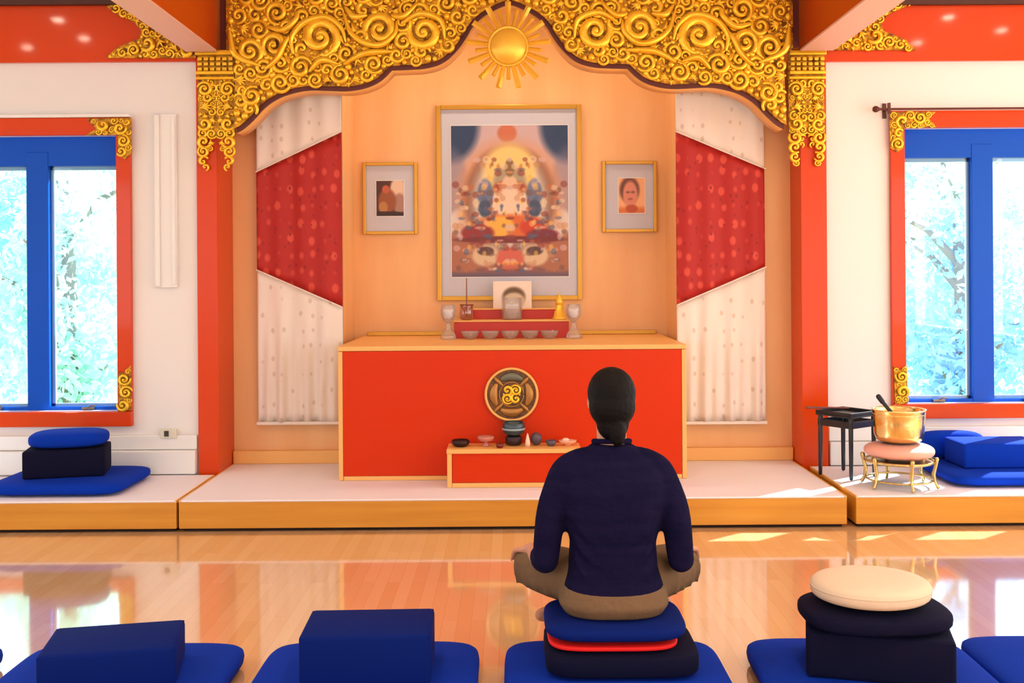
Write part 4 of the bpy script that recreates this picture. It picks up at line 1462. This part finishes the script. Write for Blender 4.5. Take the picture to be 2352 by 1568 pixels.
# trousers: hips, thighs out to the knees, shins folded in front
tr = slices([(0, -0.01, 0.002, 0.170, 0.115), (0, -0.01, 0.04, 0.196, 0.138), (0, -0.004, 0.09, 0.184, 0.130), (0, 0.0, 0.14, 0.15, 0.10)])
for s in (-1, 1):
    hip, kn, an = leg_pts(s)
    limb(tr, [hip, ((hip[0] + kn[0]) / 2 + s * 0.02, 0.16, 0.095), kn], [0.098, 0.094, 0.084])
    cut = tuple(kn[i] + (an[i] - kn[i]) * 0.86 for i in range(3))
    limb(tr, [kn, ((kn[0] + an[0]) / 2, 0.40, (kn[2] + an[2]) / 2 + 0.005), cut], [0.078, 0.068, 0.052])
    for kx in range(4):
        yy = 0.12 + 0.05 * kx
        xx = s * (0.20 + 0.035 * kx)
        limb(tr, [(xx - s * 0.03, yy - 0.06, 0.165), (xx + s * 0.03, yy - 0.065, 0.12), (xx + s * 0.035, yy - 0.045, 0.03)], [0.008, 0.0125, 0.006], 8, 4)
fuse(tr, 'trousers', PANTS, person, 0.0085, 5)

# ------------------------------------------------------------------ gong bowl, cushion, stand, striker
gx = P(2068, 1060, 6.2).x
GY = 6.22
t = thing('gong_stand', 'low brass six legged stand carrying the pink gong cushion', 'stand', (gx, GY, ZP))
LEGM = mat('pale_brass', (214, 186, 120), 0.25, metal=0.9)
for z_, r_ in ((0.155, 0.195), (0.045, 0.185)):
    MB().tube([(r_ * math.cos(2 * PI * i / 36), r_ * math.sin(2 * PI * i / 36), z_) for i in range(37)], 0.009 if z_ > 0.1 else 0.006, 8, cap=False).build('stand_ring', LEGM, t, True)
MB().lathe([(0.0, 0.148), (0.19, 0.148), (0.19, 0.156), (0.0, 0.156)], 30).build('stand_plate', LEGM, t)
for k in range(6):
    w = 2 * PI * k / 6 + 0.52
    c_, s_ = math.cos(w), math.sin(w)
    lg = MB().tube([(0.215 * c_, 0.215 * s_, 0.0125), (0.20 * c_, 0.20 * s_, 0.04), (0.192 * c_, 0.192 * s_, 0.09), (0.205 * c_, 0.205 * s_, 0.14), (0.21 * c_, 0.21 * s_, 0.175)], [0.011, 0.009, 0.012, 0.010, 0.014], 8)
    lg.build('leg', LEGM, t, True)
o = sub_cushion('gong_cushion', 'pink satin cushion between the brass bowl and its stand', 'cushion', (gx, GY, ZP + 0.1655), 0.2, 0.2, 0.096, 0.75, 1.0, PINK_SATIN)
t = thing('gong_bowl', 'large polished brass bowl gong resting on a pink cushion', 'gong', (gx + 0.0, GY, ZP + 0.2615))
MB().lathe([(0.0, 0.0), (0.09, 0.002), (0.128, 0.016), (0.142, 0.05), (0.146, 0.12), (0.152, 0.19), (0.156, 0.198), (0.150, 0.198), (0.145, 0.188), (0.138, 0.12), (0.133, 0.05), (0.115, 0.024), (0.0, 0.014)], 48).build('bowl_body', BRASS, t, True)
MB().lathe([(0.1495, 0.166), (0.1525, 0.170), (0.150, 0.174)], 48).build('rim_band', BRASS, t, True)
t = thing('gong_striker', 'dark padded striker leaning inside the brass bowl gong', 'striker', (gx, GY, ZP + 0.2755))
MB().tube([(0.055, 0.0, 0.014), (0.0, 0.04, 0.12), (-0.065, 0.09, 0.215)], [0.012, 0.012, 0.012], 10).build('handle', BLACK, t, True)
MB().tube([(-0.065, 0.09, 0.215), (-0.083, 0.104, 0.245)], [0.015, 0.016], 10).build('padded_end', mat('dark_leather', (30, 32, 46), 0.6), t, True)

# black tray table beside the gong
tx, ty = P(1946, 1090, 6.55).x, 6.55
t = thing('tray_table', 'small black square tray table beside the brass gong', 'table', (tx, ty, ZP), 0.62)
HT = 0.40
q = 0.135
MB().box(-q, q, -q, q, HT - 0.02, HT - 0.008).build('table_top', BLACK, t, bevel=0.003)
for a_ in ((-q, q, -q, -q + 0.014), (-q, q, q - 0.014, q), (-q, -q + 0.014, -q + 0.014, q - 0.014), (q - 0.014, q, -q + 0.014, q - 0.014)):
    MB().box(*a_, HT - 0.0075, HT + 0.012).build('rim_bar', BLACK, t, bevel=0.003)
    MB().box(a_[0] * 0.93, a_[1] * 0.93, a_[2] * 0.93, a_[3] * 0.93, HT - 0.085, HT - 0.045).build('apron', BLACK, t, bevel=0.002)
for sx_ in (-1, 1):
    for sy_ in (-1, 1):
        MB().tube([(sx_ * (q - 0.02), sy_ * (q - 0.02), 0.012), (sx_ * (q - 0.022), sy_ * (q - 0.022), HT - 0.025)], [0.012, 0.015], 8).build('leg', BLACK, t, True)
hz = HT + ZP
t = thing('bell_striker', 'thin brown wooden stick lying on the black tray table edge', 'stick', (tx, ty, hz + 0.0195))
MB().tube([(-0.25, -0.02, 0.012), (0.02, 0.03, 0.0)], [0.007, 0.006], 8).build('stick', mat('rosewood', (120, 60, 54), 0.4), t, True)
MB().tube([(-0.255, -0.021, 0.012), (-0.235, -0.017, 0.011)], [0.009, 0.009], 8).build('stick_knob', mat('rosewood', (120, 60, 54), 0.4), t, True)

# ------------------------------------------------------------------ ceiling downlights (the outer ones reflect in the orange frieze; the middle ones are added for warm light)
LMAT = bpy.data.materials.new('warm_lamp_glass')
LMAT.use_nodes = True
_e = LMAT.node_tree.nodes['Principled BSDF']
_e.inputs['Emission Color'].default_value = (1.0, 0.82, 0.6, 1)
_e.inputs['Emission Strength'].default_value = 160.0
for k, (x, y) in enumerate(((-4.3, 3.6), (-4.37, 2.83), (-5.14, 2.43), (4.23, 3.75), (4.36, 2.64), (5.0, 3.2), (-1.0, 3.6), (1.0, 3.6), (-1.0, 1.6), (1.0, 1.6))):
    t = thing('ceiling_lamp', 'round ceiling downlight with white rim above the hall floor', 'ceiling lamp', (x, y, CEIL), 0, 'ceiling downlights')
    MB().lathe([(0.07, 0.0), (0.09, 0.0), (0.09, -0.03), (0.07, -0.04)], 20).build('rim', WHITE_TRIM, t, True)
    ld = bpy.data.lights.new('lamp_light', 'SPOT')
    ld.energy, ld.color, ld.spot_size, ld.spot_blend, ld.shadow_soft_size = 50.0, (1.0, 0.91, 0.78), 2.6, 0.8, 0.06
    lo = bpy.data.objects.new('lamp_light', ld)
    COL.objects.link(lo)
    lo.parent = t
    lo.location = (0, 0, -0.07)
    MB().lathe([(0.0, -0.055), (0.04, -0.05), (0.066, -0.03), (0.066, -0.002)], 16).build('lamp_glass', LMAT, t, True)

for x in (-0.75, 0.0, 0.75):  # unseen fill lights added to brighten the altar wall
    t = thing('niche_fill_lamp', 'small added fill light in the niche soffit hidden behind the gold valance', 'ceiling lamp', (x, 7.22, 3.5), 0, 'added niche fill lights')
    MB().lathe([(0.04, 0.0), (0.055, 0.0), (0.055, -0.02), (0.04, -0.025)], 18).build('rim', WHITE_TRIM, t, True)
    MB().lathe([(0.0, -0.03), (0.03, -0.026), (0.039, -0.016), (0.039, -0.002)], 14).build('lamp_glass', LMAT, t, True)
    ld = bpy.data.lights.new('lamp_light', 'SPOT')
    ld.energy, ld.color, ld.spot_size, ld.spot_blend, ld.shadow_soft_size = 16.0, (1.0, 0.84, 0.62), 2.6, 0.9, 0.05
    lo = bpy.data.objects.new('lamp_light', ld)
    COL.objects.link(lo)
    lo.parent = t
    lo.location = (0, 0, -0.05)

# ------------------------------------------------------------------ garden outside the windows
GRASS = mat('sunlit_grass', (150, 190, 120), 0.9)
struct(MB().box(-40, 40, 7.95, 60, -0.62, -0.6).build('ground_garden', GRASS))
BARK = mat('bark', (110, 100, 96), 0.9)


def leaf_mat(name, rgb):
    if name in MATS:
        return MATS[name]
    m = mat(name, rgb, 0.6)
    m.node_tree.nodes['Principled BSDF'].inputs['Transmission Weight'].default_value = 0.0
    nt = m.node_tree
    b_ = nt.nodes['Principled BSDF']
    tl = nt.nodes.new('ShaderNodeBsdfTranslucent')
    tl.inputs['Color'].default_value = (*lin(rgb), 1)
    mx = nt.nodes.new('ShaderNodeMixShader')
    mx.inputs['Fac'].default_value = 0.5
    nt.links.new(b_.outputs[0], mx.inputs[1])
    nt.links.new(tl.outputs[0], mx.inputs[2])
    nt.links.new(mx.outputs[0], nt.nodes['Material Output'].inputs['Surface'])
    return m


def tree(x, y, hgt, cr, nleaf, seed, col, label):
    r_ = np.random.default_rng(seed)
    t_ = thing('leafy_tree', label, 'tree', (x, y, -0.6), 0, None)
    tb = MB()
    tb.tube([(0, 0, 0), (0.05, 0.02, hgt * 0.4), (0.0, 0.1, hgt * 0.85)], [0.13, 0.1, 0.04], 8)
    for k in range(7):
        w = k * 0.9 + seed
        z0 = hgt * (0.22 + 0.08 * k)
        tb.tube([(0.02, 0.02, z0), (cr * 0.45 * math.cos(w), cr * 0.45 * math.sin(w), z0 + 0.35), (cr * 0.85 * math.cos(w), cr * 0.85 * math.sin(w), z0 + 0.5)], [0.05, 0.03, 0.012], 6)
    tb.build('trunk', BARK, t_, True)
    nc = 34
    cc_ = r_.normal(0, 1, (nc, 3))
    cc_ /= np.linalg.norm(cc_, axis=1)[:, None]
    cc_ *= r_.uniform(0.35, 0.95, (nc, 1))
    cc_ = cc_ * np.array([cr, cr, hgt * 0.45]) + np.array([0, 0, hgt * 0.52])
    idx = r_.integers(0, nc, nleaf)
    pos = cc_[idx] + r_.normal(0, 0.17, (nleaf, 3))
    pos[:, 2] = np.maximum(pos[:, 2], 0.1)
    d1 = r_.normal(0, 1, (nleaf, 3))
    d1 /= np.linalg.norm(d1, axis=1)[:, None]
    d2 = np.cross(d1, r_.normal(0, 1, (nleaf, 3)))
    d2 /= np.linalg.norm(d2, axis=1)[:, None]
    L = r_.uniform(0.035, 0.08, (nleaf, 1))
    V = np.stack([pos - d1 * L, pos + d2 * L * 0.45, pos + d1 * L, pos - d2 * L * 0.45], 1).reshape(-1, 3)
    me = bpy.data.meshes.new('foliage')
    me.vertices.add(nleaf * 4)
    me.vertices.foreach_set('co', V.ravel())
    me.loops.add(nleaf * 4)
    me.loops.foreach_set('vertex_index', np.arange(nleaf * 4))
    me.polygons.add(nleaf)
    me.polygons.foreach_set('loop_start', np.arange(nleaf) * 4)
    me.polygons.foreach_set('loop_total', np.full(nleaf, 4))
    me.update(calc_edges=True)
    fo = link('foliage', me, col, t_)
    fo['kind'] = 'stuff'


LG = leaf_mat('glare_blue_green_leaf', (170, 216, 232))  # green leaves paled and blued to put the outdoor glare into their colour
LG2 = leaf_mat('glare_pale_green_leaf', (196, 232, 226))
LG3 = leaf_mat('glare_blue_leaf', (150, 198, 236))
tree(-4.25, 9.9, 3.5, 0.75, 7000, 1, LG2, 'glare-pale green tree seen through the window beside the white wall panel')
tree(-5.65, 12.9, 4.2, 0.95, 7000, 2, LG, 'glare-blued green tree behind the mullion of the window over the cushion stack')
tree(-7.1, 16.4, 5.0, 1.3, 8000, 3, LG3, 'glare-blued tree further back outside the window over the cushion stack')
tree(4.3, 10.0, 3.0, 0.7, 4000, 4, LG3, 'glare-blued tree seen through the window above the brass gong')
tree(5.7, 13.2, 3.8, 0.95, 5500, 5, LG2, 'glare-pale leafy tree outside the window over the sunlit cushions')
tree(6.9, 16.6, 4.6, 1.3, 7000, 6, LG, 'glare-blued green tree further back outside the window above the gong')
